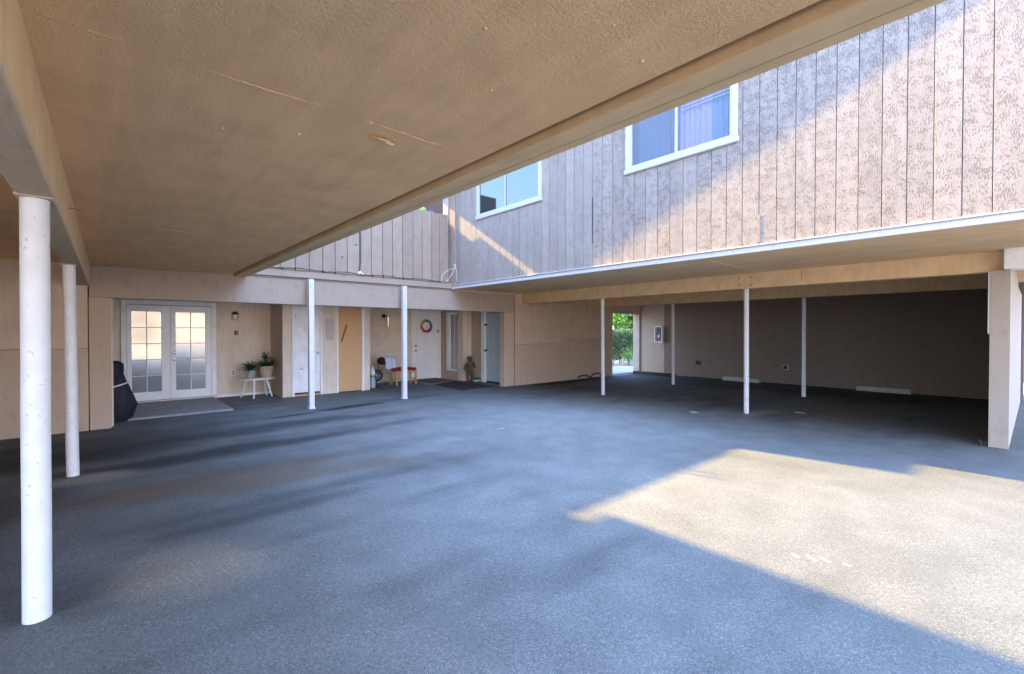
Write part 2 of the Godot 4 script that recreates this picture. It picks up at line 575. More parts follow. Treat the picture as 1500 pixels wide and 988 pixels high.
func ground() -> void:
	var warp := FastNoiseLite.new()
	warp.seed = 31
	warp.frequency = 0.55
	warp.fractal_octaves = 4
	var low := FastNoiseLite.new()
	low.seed = 32
	low.frequency = 0.16
	low.fractal_octaves = 4
	var drag := FastNoiseLite.new()
	drag.seed = 33
	drag.frequency = 0.5
	drag.fractal_octaves = 4
	# stains: east, depth, half lengths, turn, how much, brown or black
	var stains := [
		[1.2, 6.9, 2.2, 0.35, 0.06, 0.75, 0], [-0.6, 7.7, 1.6, 0.5, 0.0, 0.75, 0], [1.1, 4.3, 1.0, 0.18, 0.05, 0.5, 0], [3.2, 7.0, 1.5, 0.2, 0.12, 0.35, 0], [0.5, 5.6, 1.8, 0.4, 0.05, 0.75, 1], [1.6, 5.2, 1.3, 0.3, -0.1, 0.6, 1], [2.2, 8.1, 2.6, 0.45, 0.0, 0.6, 0],
		[0.0, 8.4, 2.0, 0.6, 0.0, 0.45, 0], [-1.5, 5.6, 1.3, 2.2, 0.0, 0.5, 0], [3.75, 9.25, 1.0, 0.22, 0.05, 0.95, 0], [2.5, 9.0, 0.6, 0.12, 0.1, 0.95, 0], [5.2, 9.6, 1.1, 0.25, 0.05, 0.5, 0],
		[11.0, 9.35, 3.0, 0.35, 0.0, 0.8, 0], [13.0, 6.5, 1.4, 2.6, 0.0, 0.45, 0], [9.9, 7.9, 1.2, 0.6, 0.3, 0.4, 0], [10.6, 5.0, 0.9, 0.6, 0.0, 0.35, 0], [9.6, 5.3, 0.35, 0.12, 0.1, 0.5, 0],
		[11.2, 2.5, 1.5, 0.75, 0.0, 0.55, 1], [9.4, 2.2, 0.8, 0.5, 0.2, 0.35, 1], [12.3, 2.6, 0.5, 0.15, 0.0, 0.7, 0], [13.6, 3.0, 1.3, 2.5, 0.0, 0.55, 0], [11.6, 6.0, 0.4, 0.15, 0.1, 0.6, 0],
		[0.4, 3.6, 0.6, 0.4, 0.0, -0.4, 1], [-0.2, 6.5, 0.7, 0.3, 0.0, -0.4, 1], [9.2, 3.4, 1.0, 0.25, -0.25, -0.25, 0], [1.0, 4.6, 1.1, 0.2, 0.05, 0.35, 0], [2.9, 4.6, 1.4, 0.5, -0.35, 0.16, 0],
	]
	var e0 := -5.0
	var e1 := 17.0
	var n0 := -7.0
	var n1 := 14.0
	var d := 0.075
	var nx := int((e1 - e0) / d)
	var nn := int((n1 - n0) / d)
	var pos := PackedVector3Array()
	var nor := PackedVector3Array()
	var col := PackedColorArray()
	var idx := PackedInt32Array()
	for j in nn + 1:
		for i in nx + 1:
			var e := e0 + i * d
			var n := n0 + j * d
			pos.append(V(e, 0, n))
			nor.append(Vector3.UP)
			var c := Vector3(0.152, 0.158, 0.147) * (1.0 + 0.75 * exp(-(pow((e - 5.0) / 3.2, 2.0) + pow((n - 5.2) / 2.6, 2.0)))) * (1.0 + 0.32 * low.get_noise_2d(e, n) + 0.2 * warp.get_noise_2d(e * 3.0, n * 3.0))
			# long drag marks of tyres, running east and west through the open bays
			c *= 1.0 - 0.30 * clampf(drag.get_noise_2d(e * 0.5, n * 2.6) * 2.0, 0, 1) * (1.0 - smoothstep(2.0, 4.5, e) * (1.0 - smoothstep(7.5, 9.0, e)))
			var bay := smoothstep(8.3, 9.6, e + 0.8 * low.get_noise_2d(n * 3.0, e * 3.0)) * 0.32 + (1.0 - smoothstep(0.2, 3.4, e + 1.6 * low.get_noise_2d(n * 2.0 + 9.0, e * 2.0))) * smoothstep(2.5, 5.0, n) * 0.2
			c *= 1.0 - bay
			var wx := warp.get_noise_2d(e, n) * 0.9
			var wy := warp.get_noise_2d(e + 50, n - 20) * 0.9
			for s in stains:
				var p := Vector2(e - s[0], n - s[1]).rotated(-s[4])
				p = Vector2(p.x / s[2] + wx * 0.6, p.y / s[3] + wy * 0.6)
				var k: float = (1.0 - smoothstep(0.3, 1.15, p.length())) * s[5]
				if k != 0.0:
					c = c.lerp(Vector3(0.15, 0.108, 0.066) if s[6] else Vector3(0.022, 0.021, 0.022), k) if k > 0 else c.lerp(Vector3(0.36, 0.30, 0.22), -k * 1.4)
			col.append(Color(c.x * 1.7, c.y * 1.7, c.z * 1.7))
	for j in nn:
		for i in nx:
			var a := j * (nx + 1) + i
			idx.append_array(PackedInt32Array([a, a + nx + 1, a + 1, a + 1, a + nx + 1, a + nx + 2]))
	var arr := []
	arr.resize(Mesh.ARRAY_MAX)
	arr[Mesh.ARRAY_VERTEX] = pos
	arr[Mesh.ARRAY_NORMAL] = nor
	arr[Mesh.ARRAY_COLOR] = col
	arr[Mesh.ARRAY_INDEX] = idx
	var mesh := ArrayMesh.new()
	mesh.add_surface_from_arrays(Mesh.PRIMITIVE_TRIANGLES, arr)
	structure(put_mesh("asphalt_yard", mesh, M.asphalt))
	var st := new_st()
	st.set_color(Color(0.36, 0.35, 0.34))
	quad(st, V(-300, -0.006, -300), V(300, -0.006, -300), V(300, -0.006, 300), V(-300, -0.006, 300), Vector3.UP)
	structure(put("ground", st, M.asphalt))
	st = new_st()
	bx(st, 0.10, 1.84, -0.02, 0.035, 10.34, 12.56, 0.012)
	structure(put("concrete_slab", st, M.concrete))
	st = new_st()
	bx(st, -40, 40, -0.03, 0.004, -40, -4.0, 0.0)
	structure(put("bounce_paving", st, M.drive))  # added behind the camera, unseen, to bounce sun under the roofs
	st = new_st()
	bx(st, 12.6, 17.4, -0.03, 0.012, 9.95, 12.2, 0.0)
	structure(put("path", st, M.concrete))


# ---------------------------------------------------------------- the west wing, over the camera

func west_wing() -> void:
	var w := thing("carport_wing", "beige stucco upper wing overhead on white posts, its underside filling the top of the photo", "building", V(0.8, 0, 9.7))
	var cuts := [-1.6, -0.8, 2.17, 5.845, 9.72]
	for k in 4:
		one_box("ceiling_panel", M.ceiling, w, -0.215, 1.69, 2.592, 2.70, cuts[k] + 0.002, cuts[k + 1] - 0.002, 0.0)
		# the taped joint, a thin uneven ridge
		if k in [1, 2]:
			var n: float = cuts[k + 1]
			var e := -0.05
			var st := new_st()
			var pts := []
			while e < 1.70:
				pts.append(V(e, 2.5935 + 0.002 * sin(e * 9.0), n + 0.02 * (e + 0.05) + 0.006 * sin(e * 5.0) + rng.randf_range(-0.003, 0.003)))
				e += 0.06
			tube(st, pts, [0.0035], 6)
			put("joint_ridge", st, M.ceiling, w)
	one_box("ceiling_panel", M.ceiling, w, -3.3, -0.37, 2.592, 2.70, -1.6, 9.72)
	# plaster lumps and one torn flap
	for p in [[0.761, 2.562, 0.012], [0.99, 2.19, 0.014], [0.45, 2.75, 0.008], [1.25, 1.55, 0.009], [0.98, 1.25, 0.01], [1.55, 1.0, 0.012], [0.3, 2.6, 0.007], [1.0, 2.5, 0.008], [0.55, 3.3, 0.008], [1.3, 0.95, 0.008]]:
		var st := new_st()
		ball(st, V(p[0], 2.592, p[1]), Vector3(p[2] * 1.0, p[2] * 0.5, p[2] * 0.8), 8)
		put("plaster_lump", st, M.ceiling, w)
	var fl := new_st()
	X = Transform3D(Basis.from_euler(Vector3(0.35, 0.5, 0.2)), V(1.107, 2.585, 2.324))
	bx(fl, -0.045, 0.05, -0.004, 0.004, -0.03, 0.03, 0.001)
	bx(fl, 0.0, 0.07, -0.014, -0.005, -0.04, 0.0, 0.001)
	X = Transform3D()
	put("torn_flap", fl, flat(Color(0.72, 0.56, 0.33), 0.8), w, "pale torn flap of plaster")
	# the outer edge: two boards with a groove between them and a dark gap at the ceiling
	one_box("gap_backing", M.gap, w, 1.68, 1.955, 2.72, 2.74, -1.6, 9.72)
	one_box("edge_board", M.beam, w, 1.738, 1.860, 2.558, 2.72, -1.6, 9.70, 0.006)
	one_box("edge_board", M.beam, w, 1.878, 1.953, 2.570, 2.74, -1.6, 9.70, 0.006)
	# the beam on the posts
	one_box("beam", M.beam, w, -0.36, -0.205, 2.28, 2.60, -1.6, 9.70, 0.008)
	one_box("beam_underside", M.rough_wood, w, -0.355, -0.21, 2.262, 2.282, -1.6, 9.70, 0.006)
	# small torn staple on the beam face
	var stp := new_st()
	tube(stp, [V(-0.205, 2.44, 4.6), V(-0.17, 2.43, 4.55), V(-0.13, 2.41, 4.5)], [0.004], 5)
	put("wire_stub", stp, M.wood, w)
	var shadow_eave := 3.17 - SUN_E * 6.14 / SUN_Y
	one_box("low_roof", M.rough_wood, w, -3.4, 1.96, 2.745, 2.85, -1.6, 9.62)
	# upper storey, out of sight, whose roof edge shades the yard
	one_box("upper_wall", M.wall, w, -3.4, shadow_eave - 0.3, 2.86, 6.139, -1.6, 13.0)
	one_box("roof", M.rough_wood, w, -3.8, shadow_eave, 6.141, 6.24, -1.9, 12.20, 0.0)
	one_box("roof_pitch", M.rough_wood, w, -3.4, 1.5, 6.242, 6.3, -1.6, 13.0)
	# far wall of the open bay at the left
	one_box("side_wall", M.wall_worn, w, -3.5, -3.3, 0, 2.7, 3.0, 9.72)


# ---------------------------------------------------------------- the north wing, straight ahead

func panel_door(st: SurfaceTool, w: float, h: float) -> void:
	# a six-panel door in its own axes: x across, y up, z out of the face
	bx(st, 0, w, 0, h, 0.0, 0.030, 0.002)
	var sx := w * 0.125
	var mid := w * 0.11
	var pw := (w - 2 * sx - mid) / 2
	for k in 2:
		var x0 := sx + k * (pw + mid)
		for r in [[0.11, 0.40], [0.475, 0.80], [0.845, 0.945]]:
			var y0: float = r[0] * h
			var y1: float = r[1] * h
			for f in [[x0, x0 + pw, y0, y0 + 0.028], [x0, x0 + pw, y1 - 0.028, y1], [x0, x0 + 0.028, y0 + 0.028, y1 - 0.028], [x0 + pw - 0.028, x0 + pw, y0 + 0.028, y1 - 0.028]]:
				bx(st, f[0], f[1], f[2], f[3], -0.018, 0.001, 0.006)
			bx(st, x0 + 0.05, x0 + pw - 0.05, y0 + 0.05, y1 - 0.05, -0.009, 0.001, 0.006)


func knob(st: SurfaceTool, at: Vector3, r := 0.028) -> void:
	lathe(st, at, [Vector2(0, 0.06), Vector2(r * 0.7, 0.057), Vector2(r, 0.042), Vector2(r * 0.75, 0.026), Vector2(r * 0.4, 0.02), Vector2(r * 0.4, 0.006), Vector2(r * 1.1, 0.004), Vector2(r * 1.1, 0)], 14, Basis(Vector3.RIGHT, PI / 2))


func north_wing() -> void:
	var w := thing("back_wing", "beige wing across the back of the courtyard with a recessed porch and doors", "building", V(4.0, 0, 12.0))
	var F := 9.718
	# long lintel over the porch, with a capping board
	one_box("lintel", M.wall_dulled, w, -0.22, 8.66, 2.086, 2.592, F, F + 0.16, 0.008)
	one_box("lintel_top", M.wall, w, 6.545, 8.66, 2.593, 2.75, F + 0.002, F + 0.16)
	one_box("capping_board", M.wall_dulled, w, 1.96, 6.53, 2.594, 2.612, F - 0.012, F + 0.2, 0.004)
	one_box("capping_board", M.wall_dulled, w, 1.96, 6.53, 2.622, 2.765, F - 0.05, F + 0.2, 0.01)
	one_box("gap_backing", M.gap, w, 1.96, 6.53, 2.612, 2.622, F + 0.0, F + 0.2)
	# piers at both ends, and the plain wall at the left
	one_box("pier", M.wall_worn, w, -0.225, 0.035, 0, 2.086, F, F + 0.2, 0.008)
	one_box("pier", M.wall_worn, w, 8.297, 8.665, 0, 2.086, F, F + 0.22, 0.008)
	one_box("wall_panel", M.wall_worn, w, -3.3, -0.235, 0, 1.282, F + 0.004, F + 0.2, 0.004)
	one_box("wall_panel", M.wall, w, -3.3, -0.235, 1.288, 2.70, F + 0.004, F + 0.2, 0.004)
	one_box("gap_backing", M.gap, w, -3.3, 0.0, 0.0, 2.6, F + 0.19, F + 0.25)
	# plain wall to the right of the porch, under the east wing
	one_box("wall_panel", M.wall_worn, w, 8.70, 10.618, 0, 1.176, F + 0.006, F + 0.2, 0.004)
	one_box("wall_panel", M.wall, w, 8.70, 10.618, 1.182, 2.70, F + 0.006, F + 0.2, 0.004)
	one_box("wall_panel", M.wall_worn, w, 10.624, 13.25, 0, 1.328, F + 0.006, F + 0.2, 0.004)
	one_box("wall_panel", M.wall, w, 10.624, 13.25, 1.334, 2.70, F + 0.006, F + 0.2, 0.004)
	one_box("wall_panel", M.wall, w, 13.25, 15.2, 2.20, 2.70, F + 0.006, F + 0.2, 0.004)
	one_box("gap_backing", M.gap, w, 8.6, 13.24, 0.0, 2.6, F + 0.19, F + 0.25)
	one_box("passage_jamb", M.wall, w, 14.93, 15.0, 0, 2.20, F - 0.01, F + 0.26, 0.006)
	one_box("passage_jamb", M.wall, w, 13.245, 13.30, 0, 2.20, F + 0.002, F + 0.26, 0.006)
	one_box("passage_head", M.wall, w, 13.27, 14.95, 2.20, 2.26, F - 0.015, F + 0.26, 0.006)
	# walls of the recess
	one_box("porch_ceiling", M.white, w, 0.0, 8.7, 2.45, 2.55, F + 0.16, 13.2)
	one_box("recess_wall", M.wall_lifted, w, -0.15, 0.06, 0, 2.5, F + 0.2, 12.8)
	one_box("recess_wall", M.wall_lifted, w, 0.06, 0.20, 0, 2.5, 12.60, 12.8)
	one_box("recess_wall", M.wall_lifted, w, 0.20, 1.89, 2.22, 2.5, 12.60, 12.8)
	one_box("recess_wall", M.wall_lifted, w, 1.89, 3.05, 0, 2.5, 12.60, 12.8)
	one_box("baseboard", M.white, w, 1.90, 3.04, 0, 0.06, 12.585, 12.60, 0.003)
	one_box("return_wall", M.wall_worn, w, 3.05, 3.15, 0, 2.5, 11.58, 12.6)
	one_box("recess_wall", M.wall_lifted, w, 3.05, 3.25, 0, 2.5, 11.55, 11.7, 0.006)
	one_box("recess_wall", M.wall_lifted, w, 3.25, 3.95, 2.21, 2.5, 11.55, 11.7)
	one_box("recess_wall", M.wall_lifted, w, 3.95, 4.31, 0, 2.5, 11.55, 11.7)
	one_box("recess_wall", M.wall_lifted, w, 4.31, 5.03, 2.21, 2.5, 11.55, 11.7)
	one_box("recess_wall", M.wall_lifted, w, 5.03, 5.19, 0, 2.5, 11.55, 13.1, 0.006)
	one_box("recess_wall", M.wall_lifted, w, 5.19, 7.20, 0, 2.5, 13.03, 13.2)
	one_box("recess_wall", M.wall_lifted, w, 7.20, 8.3, 2.27, 2.5, 13.03, 13.2)
	one_box("recess_wall", M.wall_worn, w, 8.3, 8.6, 0, 2.5, 12.62, 13.2)
	one_box("recess_wall", M.wall_worn, w, 8.3, 8.6, 0, 0.28, 11.98, 12.62)
	one_box("recess_wall", M.wall_worn, w, 8.3, 8.6, 2.16, 2.5, 11.98, 12.62)
	one_box("recess_wall", M.wall_lifted, w, 8.3, 8.62, 0, 2.5, 11.70, 11.98, 0.006)
	one_box("recess_wall", M.wall_worn, w, 8.62, 8.8, 0, 2.5, 11.16, 11.9)
	one_box("recess_wall", M.wall_worn, w, 8.62, 8.8, 2.2, 2.5, 9.94, 11.16)
	one_box("dark_closet", M.dark, w, 8.68, 9.2, 0, 2.4, 9.93, 11.16)
	one_box("dark_closet", M.dark, w, 8.45, 8.75, 0, 2.4, 9.936, 10.0)

	# closed rooms behind the doors
	one_box("room", M.dark, w, 0.10, 2.0, 0, 2.5, 12.64, 12.79)
	one_box("room", M.dark, w, 3.1, 5.1, 0, 2.5, 11.72, 12.55)
	one_box("room", M.dark, w, -0.2, 9.2, 0, 2.6, 13.21, 13.45)
	one_box("room", M.dark, w, 8.61, 9.2, 0, 2.6, 11.92, 13.2)
	# the glazed double door
	var fd := Node3D.new()
	fd.name = "french_door"
	w.add_child(fd, true)
	fd.position = V(1.05, 0.035, 12.58) - where(w)
	fd.set_meta("label", "white double door with ten small panes in each leaf")
	for q in [[0.20, 0.29, 0.0, 2.22], [1.79, 1.89, 0.0, 2.22]]:
		one_box("frame", M.white, fd, q[0], q[1], 0.0, 2.22, 12.54, 12.62, 0.006)
	one_box("frame", M.white, fd, 0.29, 1.79, 2.125, 2.22, 12.54, 12.62, 0.006)
	one_box("sill", M.steel, fd, 0.20, 1.89, 0.035, 0.06, 12.50, 12.62, 0.004)
	for L in [[0.294, 1.029, 0.372, 0.872], [1.033, 1.787, 1.127, 1.675]]:
		var y0 := 0.245
		var y1 := 1.98
		one_box("stile", M.white_clean, fd, L[0], L[2], 0.065, 2.115, 12.555, 12.60, 0.004)
		one_box("stile", M.white_clean, fd, L[3], L[1], 0.065, 2.115, 12.555, 12.60, 0.004)
		one_box("rail", M.white_clean, fd, L[2], L[3], 0.065, y0, 12.557, 12.60, 0.004)
		one_box("rail", M.white_clean, fd, L[2], L[3], y1, 2.115, 12.557, 12.60, 0.004)
		var pw: float = (L[3] - L[2]) / 2.0
		var ph := (y1 - y0) / 5.0
		one_box("glazing_bar", M.white_clean, fd, L[2] + pw - 0.009, L[2] + pw + 0.009, y0, y1, 12.562, 12.59, 0.004)
		for r in range(1, 5):
			one_box("glazing_bar", M.white_clean, fd, L[2], L[3], y0 + r * ph - 0.009, y0 + r * ph + 0.009, 12.564, 12.588, 0.004)
		for c in 2:
			for r in 5:
				var gs := new_st()
				box_at(gs, V(L[2] + (c + 0.5) * pw, y0 + (r + 0.5) * ph, 12.578), Vector3(pw, ph, 0.003), 0.0, Basis.from_euler(Vector3(rng.randf_range(-0.012, 0.012), rng.randf_range(-0.012, 0.012), 0)))
				put("pane", gs, M.door_glass, fd)
	for y in [0.93, 1.085]:
		var st := new_st()
		knob(st, V(1.088, y, 12.555), 0.03)
		put("knob", st, M.steel, fd)

	# white flush door with a lifted bottom
	var sd := Node3D.new()
	sd.name = "storage_door"
	w.add_child(sd, true)
	sd.position = V(3.6, 0, 11.55) - where(w)
	sd.set_meta("label", "plain white flush door with scuff marks")
	one_box("slab", M.white, sd, 3.312, 3.895, 0.085, 2.15, 11.545, 11.585, 0.003)
	one_box("frame", M.white, sd, 3.25, 3.306, 0, 2.21, 11.52, 11.60, 0.004)
	one_box("frame", M.white, sd, 3.90, 3.95, 0, 2.21, 11.52, 11.60, 0.004)
	one_box("frame", M.white, sd, 3.306, 3.90, 2.156, 2.21, 11.525, 11.60, 0.004)
	one_box("sill", M.wood, sd, 3.30, 3.90, 0.0, 0.045, 11.52, 11.62, 0.004)
	one_box("dark_slot", M.dark, sd, 3.306, 3.90, 0.045, 0.10, 11.60, 11.66)
	var kb := new_st()
	knob(kb, V(3.842, 1.03, 11.545), 0.03)
	put("knob", kb, M.steel, sd)
	one_box("pull", M.rubber, sd, 3.44, 3.50, 0.64, 0.655, 11.535, 11.546, 0.002)
	one_box("hook", M.steel, sd, 3.335, 3.35, 1.85, 1.97, 11.53, 11.546, 0.002)
	for k in 12:   # pencil-grey scuffs, thin raised strokes
		var st := new_st()
		var p := V(3.45 + rng.randf() * 0.16, 1.0 + rng.randf() * 0.6, 11.5435)
		tube(st, [p, p + V(rng.randf_range(-0.03, 0.03), rng.randf_range(0.04, 0.13), 0)], [0.0018], 4)
		put("scuff", st, flat(Color(0.35, 0.34, 0.33), 0.8), sd)

	# doorway boarded over with bare plywood
	var pd := Node3D.new()
	pd.name = "plywood_door"
	w.add_child(pd, true)
	pd.position = V(4.65, 0, 11.55) - where(w)
	pd.set_meta("label", "bare honey-coloured plywood door with a red smear")
	one_box("slab", M.plywood, pd, 4.352, 4.958, 0.02, 2.17, 11.56, 11.59, 0.002)
	one_box("frame", M.white, pd, 4.31, 4.35, 0, 2.21, 11.53, 11.60, 0.004)
	one_box("frame", M.white, pd, 4.96, 5.03, 0, 2.21, 11.53, 11.60, 0.004)
	one_box("frame", M.white, pd, 4.35, 4.96, 2.175, 2.21, 11.535, 11.60, 0.004)
	var rs := new_st()
	box_at(rs, V(4.503, 1.505, 11.5595), Vector3(0.045, 0.45, 0.002), 0.0, Basis(Vector3(0, 0, 1), -0.318))
	put("red_smear", rs, flat(Color(0.32, 0.07, 0.03), 0.7), pd)
	one_box("repaired_patch", flat(Color(0.56, 0.49, 0.42), 0.7), w, 4.035, 4.245, 1.33, 1.865, 11.547, 11.551, 0.001)

	# the front door with six panels
	var st2 := new_st()
	X = Transform3D(Basis(), V(7.29, 0.02, 13.0))
	var door := Node3D.new()
	door.name = "front_door"
	w.add_child(door, true)
	door.position = V(7.75, 0, 13.0) - where(w)
	door.set_meta("label", "white six-panel front door behind the wreath")
	panel_door(st2, 0.91, 2.17)
	X = Transform3D()
	put("slab", st2, M.white_clean, door)
	one_box("frame", M.white, door, 7.20, 7.285, 0, 2.27, 12.98, 13.06, 0.005)
	one_box("frame", M.white, door, 8.205, 8.30, 0, 2.27, 12.98, 13.06, 0.005)
	one_box("frame", M.white, door, 7.285, 8.205, 2.195, 2.27, 12.982, 13.06, 0.005)
	for y in [0.935, 1.09]:
		var st := new_st()
		knob(st, V(7.365, y, 13.0), 0.032)
		put("knob", st, M.steel, door)
	one_box("latch_plate", M.steel, door, 8.16, 8.205, 1.50, 1.62, 12.975, 13.0, 0.003)
	one_box("latch_bar", M.black, door, 8.17, 8.25, 1.555, 1.575, 12.962, 12.976, 0.003)

	# the narrow window beside it, in the wall that faces left
	var sl := Node3D.new()
	sl.name = "narrow_window"
	w.add_child(sl, true)
	sl.position = V(8.3, 0.28, 12.3) - where(w)
	one_box("frame", M.white, sl, 8.28, 8.36, 0.28, 2.16, 12.42, 12.62, 0.004)
	one_box("frame", M.white, sl, 8.28, 8.36, 0.28, 0.34, 12.02, 12.42, 0.004)
	one_box("frame", M.white, sl, 8.28, 8.36, 2.10, 2.16, 12.02, 12.42, 0.004)
	one_box("frame", M.wall_worn, sl, 8.28, 8.36, 0.28, 2.16, 11.98, 12.02, 0.004)
	one_box("pane", M.door_glass, sl, 8.315, 8.32, 0.34, 2.10, 12.02, 12.42)
	one_box("glazing_bar", M.white, sl, 8.31, 8.325, 0.34, 2.10, 12.21, 12.222, 0.003)
	one_box("curtain", flat(Color(0.30, 0.36, 0.36), 0.9), sl, 8.4, 8.41, 0.34, 2.10, 12.02, 12.42)

	# the side door at the right end of the porch, standing a little open
	var d3 := Node3D.new()
	d3.name = "side_door"
	w.add_child(d3, true)
	d3.position = V(8.62, 0, 10.6) - where(w)
	d3.set_meta("label", "white six-panel side door with two dark latches")
	one_box("frame", M.white, d3, 8.58, 8.66, 0, 2.2, 10.99, 11.16, 0.005)
	one_box("frame", M.white, d3, 8.60, 8.66, 2.13, 2.2, 9.95, 10.99, 0.005)
	var st3 := new_st()
	X = Transform3D(Basis(Vector3.UP, -PI / 2), V(8.64, 0.05, 10.985))
	# local x runs towards the camera, out of the face is west
	panel_door(st3, 0.80, 2.07)
	X = Transform3D()
	put("slab", st3, flat(Color(0.52, 0.56, 0.54), 0.5), d3)
	for y in [0.975, 1.755]:
		var st := new_st()
		bx(st, 8.575, 8.65, y - 0.03, y + 0.03, 10.93, 10.97, 0.004)
		bx(st, 8.565, 8.58, y - 0.012, y + 0.012, 10.88, 11.02, 0.003)
		put("latch", st, M.black, d3)


# ---------------------------------------------------------------- the east wing, on the right

func window_unit(w: Node3D, label: String, n0: float, n1: float, bar: float, y0: float, y1: float, pane_left: Material, pane_right: Material) -> Node3D:
	var win := Node3D.new()
	win.name = "window"
	w.add_child(win, true)
	win.position = V(6.53, y0, (n0 + n1) / 2) - where(w)
	win.set_meta("label", label)
	var t := 0.085
	one_box("casing", M.window_white, win, 6.515, 6.56, y0 + 0.05, y1, n0, n0 + t, 0.006)
	one_box("casing", M.window_white, win, 6.515, 6.56, y0 + 0.05, y1, n1 - t, n1, 0.006)
	one_box("casing", M.window_white, win, 6.515, 6.56, y1 - t, y1, n0 + t, n1 - t, 0.006)
	var st := new_st()
	bx(st, 6.495, 6.56, y0 - 0.045, y0 + 0.045, n0 - 0.02, n1 + 0.02, 0.014)
	put("sill", st, M.window_white, win)
	for q in [[n0 + t, n0 + t + 0.028], [n1 - t - 0.028, n1 - t], [bar - 0.018, bar + 0.018]]:
		one_box("sash", M.window_white, win, 6.525, 6.565, y0 + 0.045, y1 - t, q[0], q[1], 0.004)
	for q in [[y0 + 0.045, y0 + 0.085], [y1 - t - 0.03, y1 - t]]:
		one_box("sash", M.window_white, win, 6.527, 6.563, q[0], q[1], n0 + t + 0.028, bar - 0.018, 0.004)
		one_box("sash", M.window_white, win, 6.527, 6.563, q[0], q[1], bar + 0.018, n1 - t - 0.028, 0.004)
	one_box("pane", pane_right, win, 6.545, 6.549, y0 + 0.085, y1 - t - 0.03, n0 + t + 0.028, bar - 0.018)
	one_box("pane", pane_left, win, 6.545, 6.549, y0 + 0.085, y1 - t - 0.03, bar + 0.018, n1 - t - 0.028)
	return win


func curtain(win: Node3D, m: Material, e: float, y0: float, y1: float, n0: float, n1: float, folds: int, depth: float) -> void:
	var st := new_st()
	var k := folds * 8
	for i in k:
		var p := []
		var nn := []
		for q in [i, i + 1]:
			var a: float = TAU * folds * q / float(k)
			var n := lerpf(n0, n1, q / float(k))
			p.append([e + depth * sin(a) + depth * 0.4 * sin(a * 0.37 + 1.0), n])
			nn.append(Vector3(-1, 0, -depth * cos(a) * TAU * folds / (n1 - n0)).normalized())
		var a0 := V(p[0][0], y0, p[0][1])
		var a1 := V(p[1][0], y0, p[1][1])
		var b1 := V(p[1][0], y1, p[1][1])
		var b0 := V(p[0][0], y1, p[0][1])
		tri(st, a0, a1, b1, nn[0], nn[1], nn[1])
		tri(st, a0, b1, b0, nn[0], nn[1], nn[0])
	put("curtain", st, m, win)


